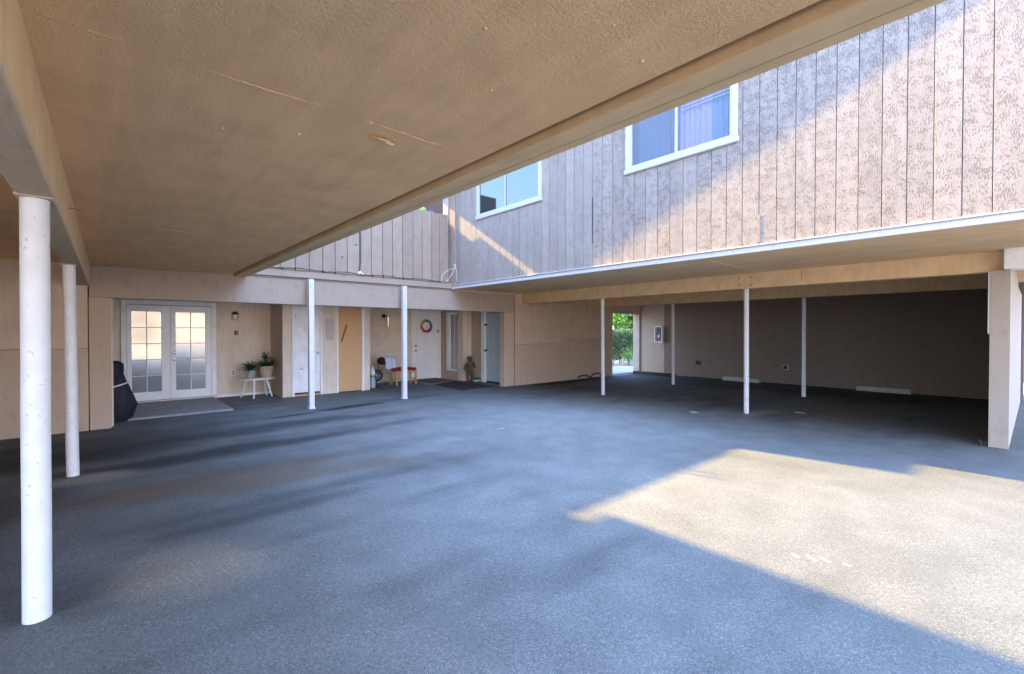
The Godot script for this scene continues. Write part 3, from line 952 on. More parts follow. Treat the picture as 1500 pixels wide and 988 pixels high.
func east_wing() -> void:
	var w := thing("siding_wing", "two-storey wing at right with peeling board siding over an open carport", "building", V(8.0, 0, 4.0))
	var pitch := 0.2155
	var first := 0.046 - pitch * 6
	for k in 53:
		var n0 := first + pitch * k
		var n1 := n0 + pitch
		if n0 > 9.5:
			break
		n1 = minf(n1, 9.515)
		var mid := (n0 + n1) / 2
		var level := 2 if mid < 3.3 else (1 if mid < 5.3 else 0)
		if rng.randf() < 0.2 and level < 2 and mid < 6.5:
			level += 1
		var m: Material = M["siding%d%d" % [level, rng.randi() % 3]]
		var out := rng.randf_range(-0.001, 0.001)
		var spans := [[2.70, 6.3]]
		for q in [[6.50, 8.66], [2.695, 4.52]]:
			if n1 > q[0] + 0.03 and n0 < q[1] - 0.03:
				spans = [[2.70, 4.17], [5.52, 6.3]]
				if n0 < q[0] - 0.02:
					one_box("siding_board", m, w, 6.528 + out, 6.55, 4.171, 5.519, n0 + 0.003, q[0] + 0.01, 0.003)
				if n1 > q[1] + 0.02:
					one_box("siding_board", m, w, 6.528 + out, 6.55, 4.171, 5.519, q[1] - 0.01, n1 - 0.003, 0.003)
		for s in spans:
			one_box("siding_board", m, w, 6.528 + out, 6.55, s[0], s[1], n0 + 0.003, n1 - 0.003, 0.004)
	one_box("siding_panel", M.siding22, w, 6.53, 6.55, 2.70, 6.3, -1.6, first, 0.0)
	# black backing behind the grooves, left open at the windows
	for q in [[2.66, 4.2, -1.6, 9.9], [5.48, 6.3, -1.6, 9.9], [4.2, 5.48, -1.6, 2.74], [4.2, 5.48, 4.475, 6.54], [4.2, 5.48, 8.62, 9.9]]:
		one_box("sheathing", M.gap, w, 6.55, 6.70, q[0], q[1], q[2], q[3])
	# battens and a rusty seam standing proud of the boards
	one_box("batten", M.siding22, w, 6.522, 6.5275, 2.74, 3.10, 2.395, 2.425, 0.004)
	one_box("open_seam", M.dark, w, 6.522, 6.5275, 3.13, 3.95, 5.206, 5.222)
	for q in [[1.33, 3.17, 0.0], [2.20, 3.28, 0.3]]:
		var nail := new_st()
		tube(nail, [V(6.53, q[1], q[0]), V(6.50, q[1] + 0.002, q[0] - 0.01)], [0.004, 0.005], 6)
		put("bent_nail", nail, M.rubber, w)
	# corner boards
	one_box("corner_board", M.fence0, w, 6.505, 6.55, 2.70, 6.3, 9.52, 9.66, 0.006)
	one_box("corner_board", M.fence1, w, 6.512, 6.55, 2.70, 6.3, 9.665, 9.83, 0.006)
	one_box("corner_board", M.window_white, w, 6.50, 6.56, 2.70, 6.3, 9.84, 10.06, 0.006)
	# fascia: a white board with a drip edge over it
	one_box("fascia", M.fascia, w, 6.500, 6.54, 2.612, 2.690, -1.6, 9.70, 0.005)
	one_box("drip_edge", M.window_white, w, 6.478, 6.53, 2.690, 2.708, -1.6, 9.70, 0.004)
	# underside, in three sheets
	one_box("soffit", M.soffit, w, 6.54, 15.2, 2.632, 2.70, 3.252, 9.72)
	one_box("soffit", M.soffit, w, 6.54, 15.2, 2.632, 2.70, -1.6, 3.248)
	var seam := new_st()
	tube(seam, [V(6.9, 2.631, 3.25), V(7.9, 2.630, 3.255), V(8.96, 2.631, 3.25)], [0.007], 5)
	put("joint_ridge", seam, M.soffit, w)
	# beams
	one_box("beam", M.beam, w, 8.965, 9.14, 2.352, 2.636, 0.18, 9.70, 0.008)
	one_box("beam", M.white, w, 8.80, 9.06, 2.365, 2.636, -1.6, 0.245, 0.01)
	one_box("beam", M.beam, w, 12.25, 12.43, 2.352, 2.636, 0.18, 9.70, 0.008)
	one_box("beam_block", M.beam, w, 11.82, 12.25, 2.33, 2.636, 9.50, 9.70, 0.006)
	for p in [[3.45, 2.42], [3.45, 2.56], [3.66, 2.43], [3.66, 2.55], [6.80, 2.43], [6.80, 2.55], [7.02, 2.43], [7.02, 2.56]]:
		var b := new_st()
		lathe(b, V(8.964, p[1], p[0]), [Vector2(0, 0.012), Vector2(0.010, 0.011), Vector2(0.013, 0.0)], 8, Basis(Vector3(0, 0, 1), PI / 2))
		put("bolt_head", b, M.rubber, w)
	# crack in the first beam
	one_box("split", M.dark, w, 8.9635, 8.966, 2.42, 2.60, 2.62, 2.625)
	# end wall, set very slightly askew, with its pier
	var st := new_st()
	var a: Array = [[8.86, 0.18], [15.1, 0.14], [15.1, 0.30], [8.86, 0.365]]
	for k in 4:
		var p: Array = a[k]
		var q: Array = a[(k + 1) % 4]
		var d := Vector3(q[0] - p[0], 0, -(q[1] - p[1])).normalized()
		quad(st, V(p[0], 0, p[1]), V(q[0], 0, q[1]), V(q[0], 2.36, q[1]), V(p[0], 2.36, p[1]), d.cross(Vector3.DOWN) * (1.0 if true else -1.0))
	quad(st, V(8.86, 2.36, 0.18), V(15.1, 2.36, 0.14), V(15.1, 2.36, 0.30), V(8.86, 2.36, 0.365), Vector3.UP)
	put("end_wall", st, M.wall_dulled, w)
	one_box("end_wall_top", M.wall_dulled, w, 9.145, 15.1, 2.36, 2.64, 0.19, 0.29)
	one_box("batten", M.white, w, 8.875, 8.90, 1.52, 2.35, 0.366, 0.385, 0.003)
	# back wall, in sheets coloured darker away from the passage to imitate dimness
	var n := 0.2
	var k2 := 0
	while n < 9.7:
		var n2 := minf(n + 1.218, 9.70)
		one_box("wall_panel", M.wall_worn if n > 8.6 else M.wall_dimmed, w, 15.0, 15.1, 0, 2.64, n + 0.001, n2 - 0.001, 0.002)
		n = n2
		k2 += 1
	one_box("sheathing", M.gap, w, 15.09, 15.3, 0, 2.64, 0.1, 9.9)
	# upper storey and an unseen eave, skewed to shape the shadow on the siding
	one_box("upper_wall", M.wall, w, 6.71, 15.2, 5.48, 6.3, -1.6, 9.9)
	one_box("upper_floor", M.gap, w, 6.71, 15.2, 2.71, 2.80, -1.6, 9.9)
	one_box("inner_wall", flat(Color(0.3, 0.32, 0.36), 0.9), w, 7.6, 7.7, 2.8, 5.48, -1.6, 9.9)
	one_box("roof", M.rough_wood, w, 6.528, 15.6, 6.30, 6.4, -3.2, 10.0)
	var ge := func(nn: float) -> float: return 6.528 - (0.112 + 0.0288 * (nn - 2.45)) * SUN_E / 0.07  # overhang tapered to set where the shadow edge crosses the boards
	var g := new_st()
	var c0: float = ge.call(-3.2)
	var c1: float = ge.call(11.25)
	for f in [[5.6, Vector3.DOWN], [6.3, Vector3.UP]]:
		quad(g, V(c0, f[0], -3.2), V(c1, f[0], 11.25), V(6.60, f[0], 11.25), V(6.60, f[0], -3.2), f[1])
	quad(g, V(c0, 5.6, -3.2), V(c1, 5.6, 11.25), V(c1, 6.3, 11.25), V(c0, 6.3, -3.2), Vector3.LEFT)
	quad(g, V(c1, 5.6, 11.25), V(6.6, 5.6, 11.25), V(6.6, 6.3, 11.25), V(c1, 6.3, 11.25), V(0, 0, 1))
	put("shadow_eave", g, M.fence0, w)
	# windows
	var win := window_unit(w, "two-pane window reflecting blue sky", 6.50, 8.66, 7.63, 4.205, 5.55, M.sky_glass, M.sky_glass)
	one_box("shade", M.dark, win, 6.62, 6.64, 4.2, 5.5, 6.5, 8.66)
	win = window_unit(w, "two-pane window with blue and lilac curtains", 2.695, 4.52, 3.617, 4.205, 5.50, M.glass, M.glass)
	curtain(win, flat(Color(0.05, 0.09, 0.15), 0.9), 6.64, 4.2, 5.25, 3.80, 4.50, 5, 0.006)
	curtain(win, flat(Color(0.08, 0.11, 0.17), 0.9), 6.63, 4.2, 5.25, 3.60, 3.80, 3, 0.015)
	curtain(win, flat(Color(0.22, 0.21, 0.40), 0.9), 6.63, 4.2, 5.20, 3.10, 3.60, 6, 0.014)
	curtain(win, flat(Color(0.06, 0.14, 0.25), 0.9), 6.64, 4.2, 5.20, 2.70, 3.10, 4, 0.012)
	for k in 9:
		var sl := new_st()
		box_at(sl, V(6.60, 4.93 + 0.05 * k, 3.15), Vector3(0.03, 0.003, 0.82), 0.0, Basis(Vector3(0, 0, 1), 0.5))
		put("blind_slat", sl, M.white_clean, win)


# ---------------------------------------------------------------- fence of the deck over the porch

func deck() -> void:
	var w := thing("deck_fence", "grey-lilac board fence standing above the porch lintel", "fence", V(4.2, 2.77, 9.65))
	var g := [1.50, 1.74, 1.98, 2.24, 2.515, 2.791, 3.055, 3.325, 3.577, 3.834, 4.114, 4.372, 4.639, 4.883, 5.138, 5.408, 5.654, 5.919, 6.14, 6.385]
	for k in g.size() - 1:
		var o := rng.randf_range(-0.003, 0.003)
		one_box("fence_board", M["fence%d" % (rng.randi() % 3)], w, g[k] + 0.006, g[k + 1] - 0.006, 2.768, 4.45 + rng.randf_range(-0.01, 0.01), 9.65 + o, 9.675, 0.004)
	one_box("backing_rail", M.gap, w, 1.50, 6.385, 2.768, 4.36, 9.675, 9.70)
	one_box("ledge", M.fence2, w, 1.98, 6.385, 4.30, 4.34, 9.70, 10.05, 0.004)
	for q in [[3.66, 0.30], [3.80, 0.22]]:
		var sk := new_st()
		tube(sk, [V(q[0], 4.2, 9.69), V(q[0] + 0.10, 4.46 + q[1], 9.70)], [0.022, 0.012], 6)
		put("shadow_stick", sk, M.fence2, w)  # unseen sticks added to cast thin spike shadows on the yard
	for q in [3.73, 4.03]:
		var b := new_st()
		ball(b, V(q, 3.12 + (q - 3.73), 9.648), Vector3(0.018, 0.018, 0.01), 8)
		put("screw", b, M.rubber, w)
	# the house behind the deck
	var h := thing("deck_house", "brown upper wall behind the deck fence, glimpsed beside the white corner board", "building", V(4.0, 2.6, 13.5))
	one_box("deck_floor", M.rough_wood, h, -3.4, 6.5, 2.60, 2.70, 9.92, 13.5)
	one_box("back_wall", flat(Color(0.075, 0.048, 0.032), 0.8), h, 1.98, 9.0, 2.70, 6.6, 13.5, 13.7)
	one_box("floor_wall", M.wall, h, -3.4, 13.7, 2.60, 2.70, 13.2, 13.7)
	one_box("shadow_block", flat(Color(0.075, 0.048, 0.032), 0.8), h, 5.13, 5.90, 2.70, 6.05, 10.5, 10.8, 0.01)  # unseen block added to shade the east edge of the sun patch


# ---------------------------------------------------------------- posts

func posts() -> void:
	var round_post := func(label: String, e: float, n: float, top: float, r: float, lean: float, group: String) -> void:
		var t := thing("support_post", label, "post", V(e, 0, n), group)
		var st := new_st()
		var pts := []
		for k in 9:
			pts.append(V(e + lean * k / 8.0 + rng.randf_range(-0.001, 0.001), top * k / 8.0, n))
		tube(st, pts, [r], 28)
		put("shaft", st, M.post, t)
		var b := new_st()
		bx(b, e + lean - r * 1.25, e + lean + r * 1.25, top - 0.006, top + 0.006, n - r * 1.4, n + r * 1.4, 0.002)
		put("top_plate", b, M.rough_wood, t)
	round_post.call("nearest white pipe post at the left edge, with chipped paint", -0.30, 3.54, 2.262, 0.058, 0.012, "white pipe posts under the left beam")
	round_post.call("white pipe post behind the nearest one, under the end of the left beam", -0.295, 6.80, 2.262, 0.053, -0.012, "white pipe posts under the left beam")
	var es := [[9.055, 3.552, "white pipe post at front of the right carport, standing nearest the sunlit patch"], [9.055, 6.90, "white pipe post at front of the right carport, left of the bright passage"],
		[12.37, 3.552, "white pipe post deeper in the right carport, near the pale wheel stops"], [12.37, 6.90, "white pipe post deeper in the right carport, beside the extinguisher cabinet"]]
	for q in es:
		round_post.call(q[2], q[0], q[1], 2.352, 0.045, -0.03, "white pipe posts of the right carport")
	for q in [[3.046, "square white post before the flush white door"], [5.106, "square white post before the red stool"]]:
		var t := thing("porch_post", q[1], "post", V(q[0], 0, 9.525), "square white posts of the porch")
		var st := new_st()
		bx(st, q[0] - 0.05, q[0] + 0.05, 0, 2.592, 9.48, 9.58, 0.005)
		put("shaft", st, M.post, t)
		st = new_st()
		bx(st, q[0] - 0.062, q[0] + 0.062, 0, 0.03, 9.468, 9.592, 0.004)
		put("base", st, M.post, t)


# ---------------------------------------------------------------- beyond the yard

func leaf_mesh(l: float, wd: float) -> ArrayMesh:
	var st := new_st()
	var n := Vector3(0, 0, 1)
	tri(st, Vector3(0, 0, 0), Vector3(-wd, l * 0.5, 0.01), Vector3(0, l * 0.55, -0.004), n, n, n)
	tri(st, Vector3(0, 0, 0), Vector3(0, l * 0.55, -0.004), Vector3(wd, l * 0.5, 0.01), n, n, n)
	tri(st, Vector3(-wd, l * 0.5, 0.01), Vector3(0, l, 0), Vector3(0, l * 0.55, -0.004), n, n, n)
	tri(st, Vector3(wd, l * 0.5, 0.01), Vector3(0, l * 0.55, -0.004), Vector3(0, l, 0), n, n, n)
	return st.commit()


func foliage(called: String, parent: Node3D, m: Material, count: int, size: float, place: Callable) -> void:
	var mm := MultiMesh.new()
	mm.transform_format = MultiMesh.TRANSFORM_3D
	var mesh := leaf_mesh(size, size * 0.32)
	mesh.surface_set_material(0, m)
	mm.mesh = mesh
	mm.instance_count = count
	for i in count:
		var p: Vector3 = place.call(i)
		var b := Basis.from_euler(Vector3(rng.randf() * TAU, rng.randf() * TAU, rng.randf() * TAU)).scaled(Vector3.ONE * rng.randf_range(0.6, 1.3))
		mm.set_instance_transform(i, Transform3D(b, p))
	var o := MultiMeshInstance3D.new()
	o.name = called
	o.multimesh = mm
	o.set_meta("kind", "stuff")
	parent.add_child(o, true)
	o.position = -where(parent)


func tree(label: String, e: float, n: float, h: float, r: float, m: Material, count: int, leaf: float) -> void:
	var t := thing("tree", label, "tree", V(e, 0, n))
	var st := new_st()
	tube(st, [V(e, 0, n), V(e + 0.1, h * 0.3, n), V(e + 0.05, h * 0.55, n + 0.1), V(e, h * 0.85, n)], [h * 0.03, h * 0.022, h * 0.016, h * 0.006], 9)
	put("trunk", st, M.bark, t)
	var tips := []
	for k in 14:
		var a := TAU * k / 14.0 + rng.randf()
		var y := h * rng.randf_range(0.28, 0.7)
		var tip := V(e + cos(a) * r * rng.randf_range(0.5, 1.0), y + r * rng.randf_range(0.0, 0.6), n + sin(a) * r * rng.randf_range(0.5, 1.0))
		var b := new_st()
		var root := V(e, y * 0.8, n)
		tube(b, [root, root.lerp(tip, 0.5) + Vector3(0, -0.15, 0), tip], [h * 0.010, h * 0.006, h * 0.002], 6)
		put("limb", b, M.bark, t)
		tips.append(tip)
		tips.append(root.lerp(tip, 0.6))
	foliage("crown", t, m, count, leaf, func(_i):
		var c: Vector3 = tips[rng.randi() % tips.size()]
		return c + Vector3(rng.randfn(), rng.randfn() * 0.7, rng.randfn()) * r * 0.19)


func surroundings() -> void:
	# hedge and trees at the passage, one tree unseen and added to block sun
	var h := thing("hedge", "dark leafy hedge outside the passage at the back of the carport", "hedge", V(18.2, 0, 13.3))
	for k in 22:
		var st := new_st()
		var e := 15.4 + 0.27 * k + rng.randf_range(-0.08, 0.08)
		var n := 13.0 + rng.randf_range(-0.2, 0.3)
		tube(st, [V(e, 0, n), V(e + rng.randf_range(-0.15, 0.15), 0.8, n), V(e + rng.randf_range(-0.3, 0.3), 1.6, n + 0.1)], [0.018, 0.012, 0.005], 5)
		put("stem", st, M.bark, h)
	foliage("leaves", h, M.leaf1, 15000, 0.085, func(_i): return V(rng.randf_range(16.6, 21.2), 0.12 + 1.5 * pow(rng.randf(), 0.75), rng.randf_range(12.75, 13.6)))
	foliage("young_leaves", h, M.leaf0, 1500, 0.065, func(_i): return V(rng.randf_range(16.6, 21.2), rng.randf_range(0.3, 1.68), rng.randf_range(12.7, 13.5)))
	var sh := thing("shrub", "small bright green shrub at the foot of the hedge, left in the passage", "shrub", V(17.75, 0, 12.1))
	foliage("leaves", sh, M.leaf3, 500, 0.07, func(_i): return V(17.75 + rng.randfn() * 0.16, 0.42 + rng.randfn() * 0.17, 12.1 + rng.randfn() * 0.14))
	var stm := new_st()
	tube(stm, [V(17.75, 0, 12.1), V(17.77, 0.5, 12.1)], [0.02, 0.008], 6)
	put("stem", stm, M.bark, sh)
	var fe := thing("low_fence", "low pale picket fence before the hedge in the passage", "fence", V(18.2, 0, 12.35))
	for k in 28:
		var e := 15.6 + 0.2 * k
		one_box("picket", M.stop, fe, e, e + 0.05, 0.0, 0.26, 12.3, 12.32, 0.003)
	one_box("rail", M.stop, fe, 15.5, 21.2, 0.18, 0.22, 12.32, 12.345, 0.003)
	tree("bright yellow-green tree seen above the hedge in the passage", 29.8, 20.0, 6.5, 2.2, M.leaf2, 9000, 0.22)
	tree("unseen tall tree outside the passage, added to block the sun", 13.0, 19.5, 11.5, 2.5, M.leaf0, 22000, 0.28)  # out of view, added to keep sun off the carport wall
	tree("mid-green tree behind the hedge, at left in the passage", 28.0, 20.2, 6.2, 1.9, M.leaf3, 6000, 0.22)
	var hs := thing("garden_house", "pale house wall glimpsed between trees above the hedge", "house", V(34, 0, 32))
	one_box("wall", flat(Color(0.40, 0.43, 0.48), 0.8), hs, 30, 42, 0, 3.4, 31, 38)
	one_box("roof", flat(Color(0.2, 0.17, 0.16), 0.8), hs, 29.4, 42.6, 3.4, 3.6, 30.4, 38.6, 0.05)
	# right edge of the frame
	tree("bright green tree beyond the end wall, at the right edge", 27.0, -0.4, 5.5, 1.9, M.leaf2, 6000, 0.2)
	var rf := thing("side_fence", "dark board fence beyond the end wall at the right edge", "fence", V(21, 0, -0.5))
	for k in 16:
		one_box("board", M.gap, rf, 21.0, 21.03, 0, 1.75, -1.6 + 0.16 * k, -1.6 + 0.16 * k + 0.15, 0.003)
	# across the drive behind the camera: it bounces sun into the yard and shows in the glass of the double door
	var s := thing("house_across", "sunlit pale house across the drive, mirrored in the door panes", "house", V(-2, 0, -24))
	one_box("wall", flat(Color(0.70, 0.62, 0.57), 0.8), s, -16, 12, 0, 4.6, -26, -25)
	one_box("roof", flat(Color(0.22, 0.12, 0.09), 0.8), s, -16.6, 12.6, 4.6, 4.9, -30, -24.2, 0.05)
	for k in 5:
		one_box("window", M.door_glass, s, -13 + 5.0 * k, -11.4 + 5.0 * k, 1.2, 2.6, -25, -24.96)


# ---------------------------------------------------------------- things on the porch

func wall_lamp(label: String, e: float, y: float, n: float) -> void:
	var t := thing("wall_lamp", label, "lamp", V(e, y, n), "wall lamps on the porch")
	var st := new_st()
	bx(st, e - 0.075, e + 0.075, y - 0.11, y + 0.11, n - 0.012, n, 0.004)
	put("back_plate", st, flat(Color(0.62, 0.55, 0.42), 0.6), t)
	st = new_st()
	lathe(st, V(e, y + 0.02, n - 0.09), [Vector2(0, 0.075), Vector2(0.045, 0.06), Vector2(0.075, 0.02), Vector2(0.078, 0.0), Vector2(0.05, 0.004), Vector2(0, 0.004)], 16)
	tube(st, [V(e, y + 0.06, n - 0.01), V(e, y + 0.085, n - 0.05), V(e, y + 0.06, n - 0.09)], [0.01], 6)
	put("hood", st, M.black, t)
	st = new_st()
	lathe(st, V(e, y - 0.10, n - 0.09), [Vector2(0, 0), Vector2(0.03, 0.004), Vector2(0.042, 0.03), Vector2(0.045, 0.12)], 16)
	put("glass_jar", st, flat(Color(0.75, 0.74, 0.72), 0.12), t)


func porch_things() -> void:
	wall_lamp("black-hooded wall lamp right of the double door", 2.268, 1.93, 12.6)
	var t: Node3D
	var st: SurfaceTool
	# second lamp, an angled spotlight
	t = thing("wall_spotlight", "black wall light with hanging chrome tube left of the front door", "lamp", V(6.34, 1.95, 13.03))
	st = new_st()
	bx(st, 6.20, 6.38, 1.86, 2.10, 13.016, 13.03, 0.004)
	put("back_plate", st, flat(Color(0.62, 0.55, 0.42), 0.6), t)
	st = new_st()
	ball(st, V(6.27, 2.02, 12.96), Vector3(0.06, 0.06, 0.06), 12)
	tube(st, [V(6.27, 2.02, 13.02), V(6.30, 2.05, 12.95), V(6.37, 1.98, 12.92)], [0.014], 6)
	put("housing", st, M.black, t)
	st = new_st()
	tube(st, [V(6.38, 1.99, 12.92), V(6.385, 1.70, 12.93)], [0.034, 0.030], 14)
	put("tube", st, flat(Color(0.7, 0.66, 0.58), 0.18, 0.9), t)

	t = thing("house_number", "small black house number on the porch wall under the lamp", "sign", V(2.31, 1.515, 12.6))
	one_box("digit", M.black, t, 2.262, 2.312, 1.465, 1.565, 12.59, 12.601, 0.003)
	one_box("digit", M.black, t, 2.327, 2.343, 1.465, 1.565, 12.59, 12.601, 0.003)
	t = thing("wall_outlet", "white outlet cover low on the porch wall left of the plants", "outlet", V(2.238, 0.569, 12.6))
	one_box("cover", M.white_clean, t, 2.195, 2.275, 0.505, 0.635, 12.588, 12.601, 0.004)
	one_box("socket", M.mat_grey, t, 2.215, 2.255, 0.525, 0.56, 12.586, 12.589, 0.001)
	one_box("socket", M.mat_grey, t, 2.215, 2.255, 0.58, 0.615, 12.586, 12.589, 0.001)

	# the white three-legged plant bench
	t = thing("plant_bench", "low white bench with splayed legs holding two potted plants", "bench", V(2.62, 0, 12.1))
	st = new_st()
	var prof := []
	for k in 25:
		var a := TAU * k / 24.0
		prof.append(Vector2(2.62 + 0.43 * cos(a) * (1.0 if absf(cos(a)) < 0.9 else 0.985), 12.08 + 0.2 * signf(sin(a)) * pow(absf(sin(a)), 0.5)))
	for k in 24:
		var p: Vector2 = prof[k]
		var q: Vector2 = prof[k + 1]
		tri(st, V(2.62, 0.45, 12.08), V(p.x, 0.45, p.y), V(q.x, 0.45, q.y), Vector3.UP, Vector3.UP, Vector3.UP)
		tri(st, V(2.62, 0.415, 12.08), V(p.x, 0.415, p.y), V(q.x, 0.415, q.y), Vector3.DOWN, Vector3.DOWN, Vector3.DOWN)
		var n := V((p.x + q.x) / 2 - 2.62, 0, (p.y + q.y) / 2 - 12.08).normalized()
		quad(st, V(p.x, 0.415, p.y), V(q.x, 0.415, q.y), V(q.x, 0.45, q.y), V(p.x, 0.45, p.y), n)
	put("top", st, M.white_clean, t)
	for q in [[2.43, 12.17, 2.33, 12.26], [2.54, 11.93, 2.50, 11.80], [2.82, 12.04, 2.93, 11.99], [2.80, 12.2, 2.88, 12.28]]:
		st = new_st()
		tube(st, [V(q[2], 0, q[3]), V(q[0], 0.416, q[1])], [0.016, 0.024], 10)
		put("leg", st, M.white_clean, t)

	# two plants
	t = thing("potted_fern", "bushy green plant in a small green-glazed pot, left on the white bench", "potted plant", V(2.49, 0.45, 12.08))
	st = new_st()
	lathe(st, V(2.49, 0.45, 12.08), [Vector2(0, 0), Vector2(0.085, 0), Vector2(0.10, 0.10)], 20)
	put("pot_foot", st, M.terracotta, t)
	st = new_st()
	lathe(st, V(2.49, 0.55, 12.08), [Vector2(0.102, 0), Vector2(0.115, 0.085), Vector2(0.118, 0.10), Vector2(0.105, 0.10), Vector2(0.10, 0.08), Vector2(0, 0.08)], 20)
	put("pot_rim", st, M.glaze, t)
	st = new_st()
	for k in 130:
		blade(st, V(2.49, 0.63, 12.08), rng.randf() * TAU, rng.randf_range(0.3, 1.25), rng.randf_range(0.22, 0.38), 0.017)
	put("foliage", st, M.leaf0, t)
	t = thing("potted_dracaena", "spiky taller plant in a broad clay pot, right on the white bench", "potted plant", V(2.83, 0.45, 12.1))
	st = new_st()
	lathe(st, V(2.83, 0.45, 12.1), [Vector2(0, 0), Vector2(0.14, 0), Vector2(0.145, 0.03), Vector2(0.13, 0.032)], 22)
	put("saucer", st, M.terracotta, t)
	st = new_st()
	lathe(st, V(2.83, 0.48, 12.1), [Vector2(0.12, 0), Vector2(0.168, 0.20), Vector2(0.18, 0.205), Vector2(0.183, 0.245), Vector2(0.165, 0.245), Vector2(0.16, 0.21), Vector2(0, 0.21)], 24)
	put("pot", st, M.terracotta, t)
	st = new_st()
	for k in 70:
		var c := V(2.83 + rng.randf_range(-0.1, 0.1), 0.70, 12.1 + rng.randf_range(-0.1, 0.1))
		blade(st, c, rng.randf() * TAU, rng.randf_range(0.25, 1.35), rng.randf_range(0.22, 0.42), 0.02)
	for k in 26:
		blade(st, V(2.80, 0.86, 12.1), rng.randf() * TAU, rng.randf_range(0.3, 1.4), rng.randf_range(0.2, 0.34), 0.02)
	tube(st, [V(2.81, 0.68, 12.1), V(2.80, 0.88, 12.1)], [0.012, 0.01], 6)
	put("foliage", st, M.leaf0, t)

	covered_bag()

	# wreath of coloured petals
	t = thing("wreath", "rainbow-coloured round wreath hanging on the front door", "wreath", V(7.742, 1.724, 12.985))
	var hues := [Color(0.55, 0.02, 0.03), Color(0.62, 0.05, 0.02), Color(0.75, 0.20, 0.02), Color(0.78, 0.42, 0.03), Color(0.25, 0.42, 0.04), Color(0.03, 0.25, 0.05), Color(0.05, 0.22, 0.10), Color(0.16, 0.14, 0.42), Color(0.12, 0.06, 0.34), Color(0.26, 0.05, 0.28), Color(0.50, 0.02, 0.10)]
	for k in 11:
		st = new_st()
		for j in 16:
			# begins at the bottom, goes up the left side, over the top and down the right
			var a := -PI / 2 - TAU * (k + rng.randf()) / 11.0
			var r := rng.randf_range(0.145, 0.215)
			var p := V(7.742 + cos(a) * r, 1.724 + sin(a) * r, 12.975 - rng.randf() * 0.03)
			X = Transform3D(Basis.from_euler(Vector3(rng.randf_range(-1, 1), rng.randf_range(-1, 1), rng.randf() * TAU)), p)
			ball(st, Vector3.ZERO, Vector3(0.026, 0.012, 0.02), 6)
		X = Transform3D()
		put("petals", st, flat(hues[k], 0.7), t)
	st = new_st()
	var ring := []
	for k in 25:
		var a := TAU * k / 24.0
		ring.append(V(7.742 + cos(a) * 0.175, 1.724 + sin(a) * 0.175, 12.985))
	tube(st, ring, [0.018], 6, false)
	put("hoop", st, M.leaf1, t)

	# wire rack with a towel over it
	t = thing("wire_rack", "small wire shelf rack against the porch wall between jug and stool", "rack", V(6.04, 0, 12.4))
	var tan_metal := flat(Color(0.36, 0.31, 0.24), 0.5)
	for e in [5.87, 6.21]:
		for n in [12.28, 12.56]:
			st = new_st()
			tube(st, [V(e, 0, n), V(e, 0.585, n)], [0.009], 8)
			put("upright", st, tan_metal, t)
	for y in [0.10, 0.33, 0.58]:
		st = new_st()
		bx(st, 5.865, 6.215, y - 0.008, y + 0.008, 12.272, 12.288, 0.002)
		bx(st, 5.865, 6.215, y - 0.008, y + 0.008, 12.552, 12.568, 0.002)
		for k in 7:
			tube(st, [V(5.875 + 0.055 * k, y, 12.28), V(5.875 + 0.055 * k, y, 12.56)], [0.004], 5)
		put("wire_shelf", st, tan_metal if y < 0.5 else M.wood, t)
	st = new_st()
	for k in 6:
		tube(st, [V(5.93 + 0.047 * k, 0.1, 12.28), V(5.93 + 0.047 * k, 0.33, 12.28)], [0.003], 5)
	put("wire_front", st, tan_metal, t)
	t = thing("dark_bundle", "dark rolled bundle lying on top of the wire rack", "bag", V(5.93, 0.59, 12.42))
	st = new_st()
	skin(st, [[V(5.90, 0.70, 12.34), V(5.93, 0.70, 12.5), 0.095, 0.10], [V(5.99, 0.67, 12.36), V(6.0, 0.67, 12.5), 0.07, 0.07]], 0.02, 0.02, 0.02)
	put("cloth", st, M.cloth_black, t)
	t = thing("towel", "pale lilac towel draped over the right of the wire rack", "towel", V(6.12, 0.6, 12.38))
	st = new_st()
	drape(st, 5.97, 6.27)
	put("cloth", st, M.towel, t)

	# jug, pan and stool
	t = thing("spray_jug", "tall white and pale blue plastic jug at the porch wall corner", "jug", V(5.43, 0, 11.93))
	st = new_st()
	lathe(st, V(5.43, 0, 11.93), [Vector2(0, 0), Vector2(0.062, 0), Vector2(0.075, 0.03), Vector2(0.078, 0.20), Vector2(0.05, 0.27), Vector2(0.04, 0.30)], 18)
	put("body", st, flat(Color(0.42, 0.55, 0.68), 0.4), t)
	st = new_st()
	lathe(st, V(5.43, 0.30, 11.93), [Vector2(0.04, 0), Vector2(0.042, 0.04)], 16)
	put("collar", st, flat(Color(0.5, 0.25, 0.12), 0.5), t)
	st = new_st()
	lathe(st, V(5.43, 0.34, 11.93), [Vector2(0.045, 0), Vector2(0.07, 0.04), Vector2(0.065, 0.13), Vector2(0.03, 0.20), Vector2(0.018, 0.27), Vector2(0, 0.28)], 18)
	put("upper_body", st, flat(Color(0.72, 0.73, 0.76), 0.4), t)
	t = thing("round_fan", "round black disc on a short foot between the jug and the wire rack", "fan", V(5.62, 0, 12.1))
	st = new_st()
	var tilt := Basis(Vector3.UP, -0.3) * Basis(Vector3.RIGHT, PI / 2 - 0.12)
	lathe(st, V(5.62, 0.32, 12.1), [Vector2(0, 0.03), Vector2(0.05, 0.035), Vector2(0.13, 0.05), Vector2(0.17, 0.02), Vector2(0.165, -0.04), Vector2(0.1, -0.06), Vector2(0, -0.06)], 26, tilt)
	put("disc", st, M.black, t)
	st = new_st()
	lathe(st, V(5.62, 0.32, 12.1), [Vector2(0, 0.062), Vector2(0.035, 0.058), Vector2(0.04, 0.03)], 16, tilt)
	put("hub", st, flat(Color(0.12, 0.16, 0.2), 0.3), t)
	st = new_st()
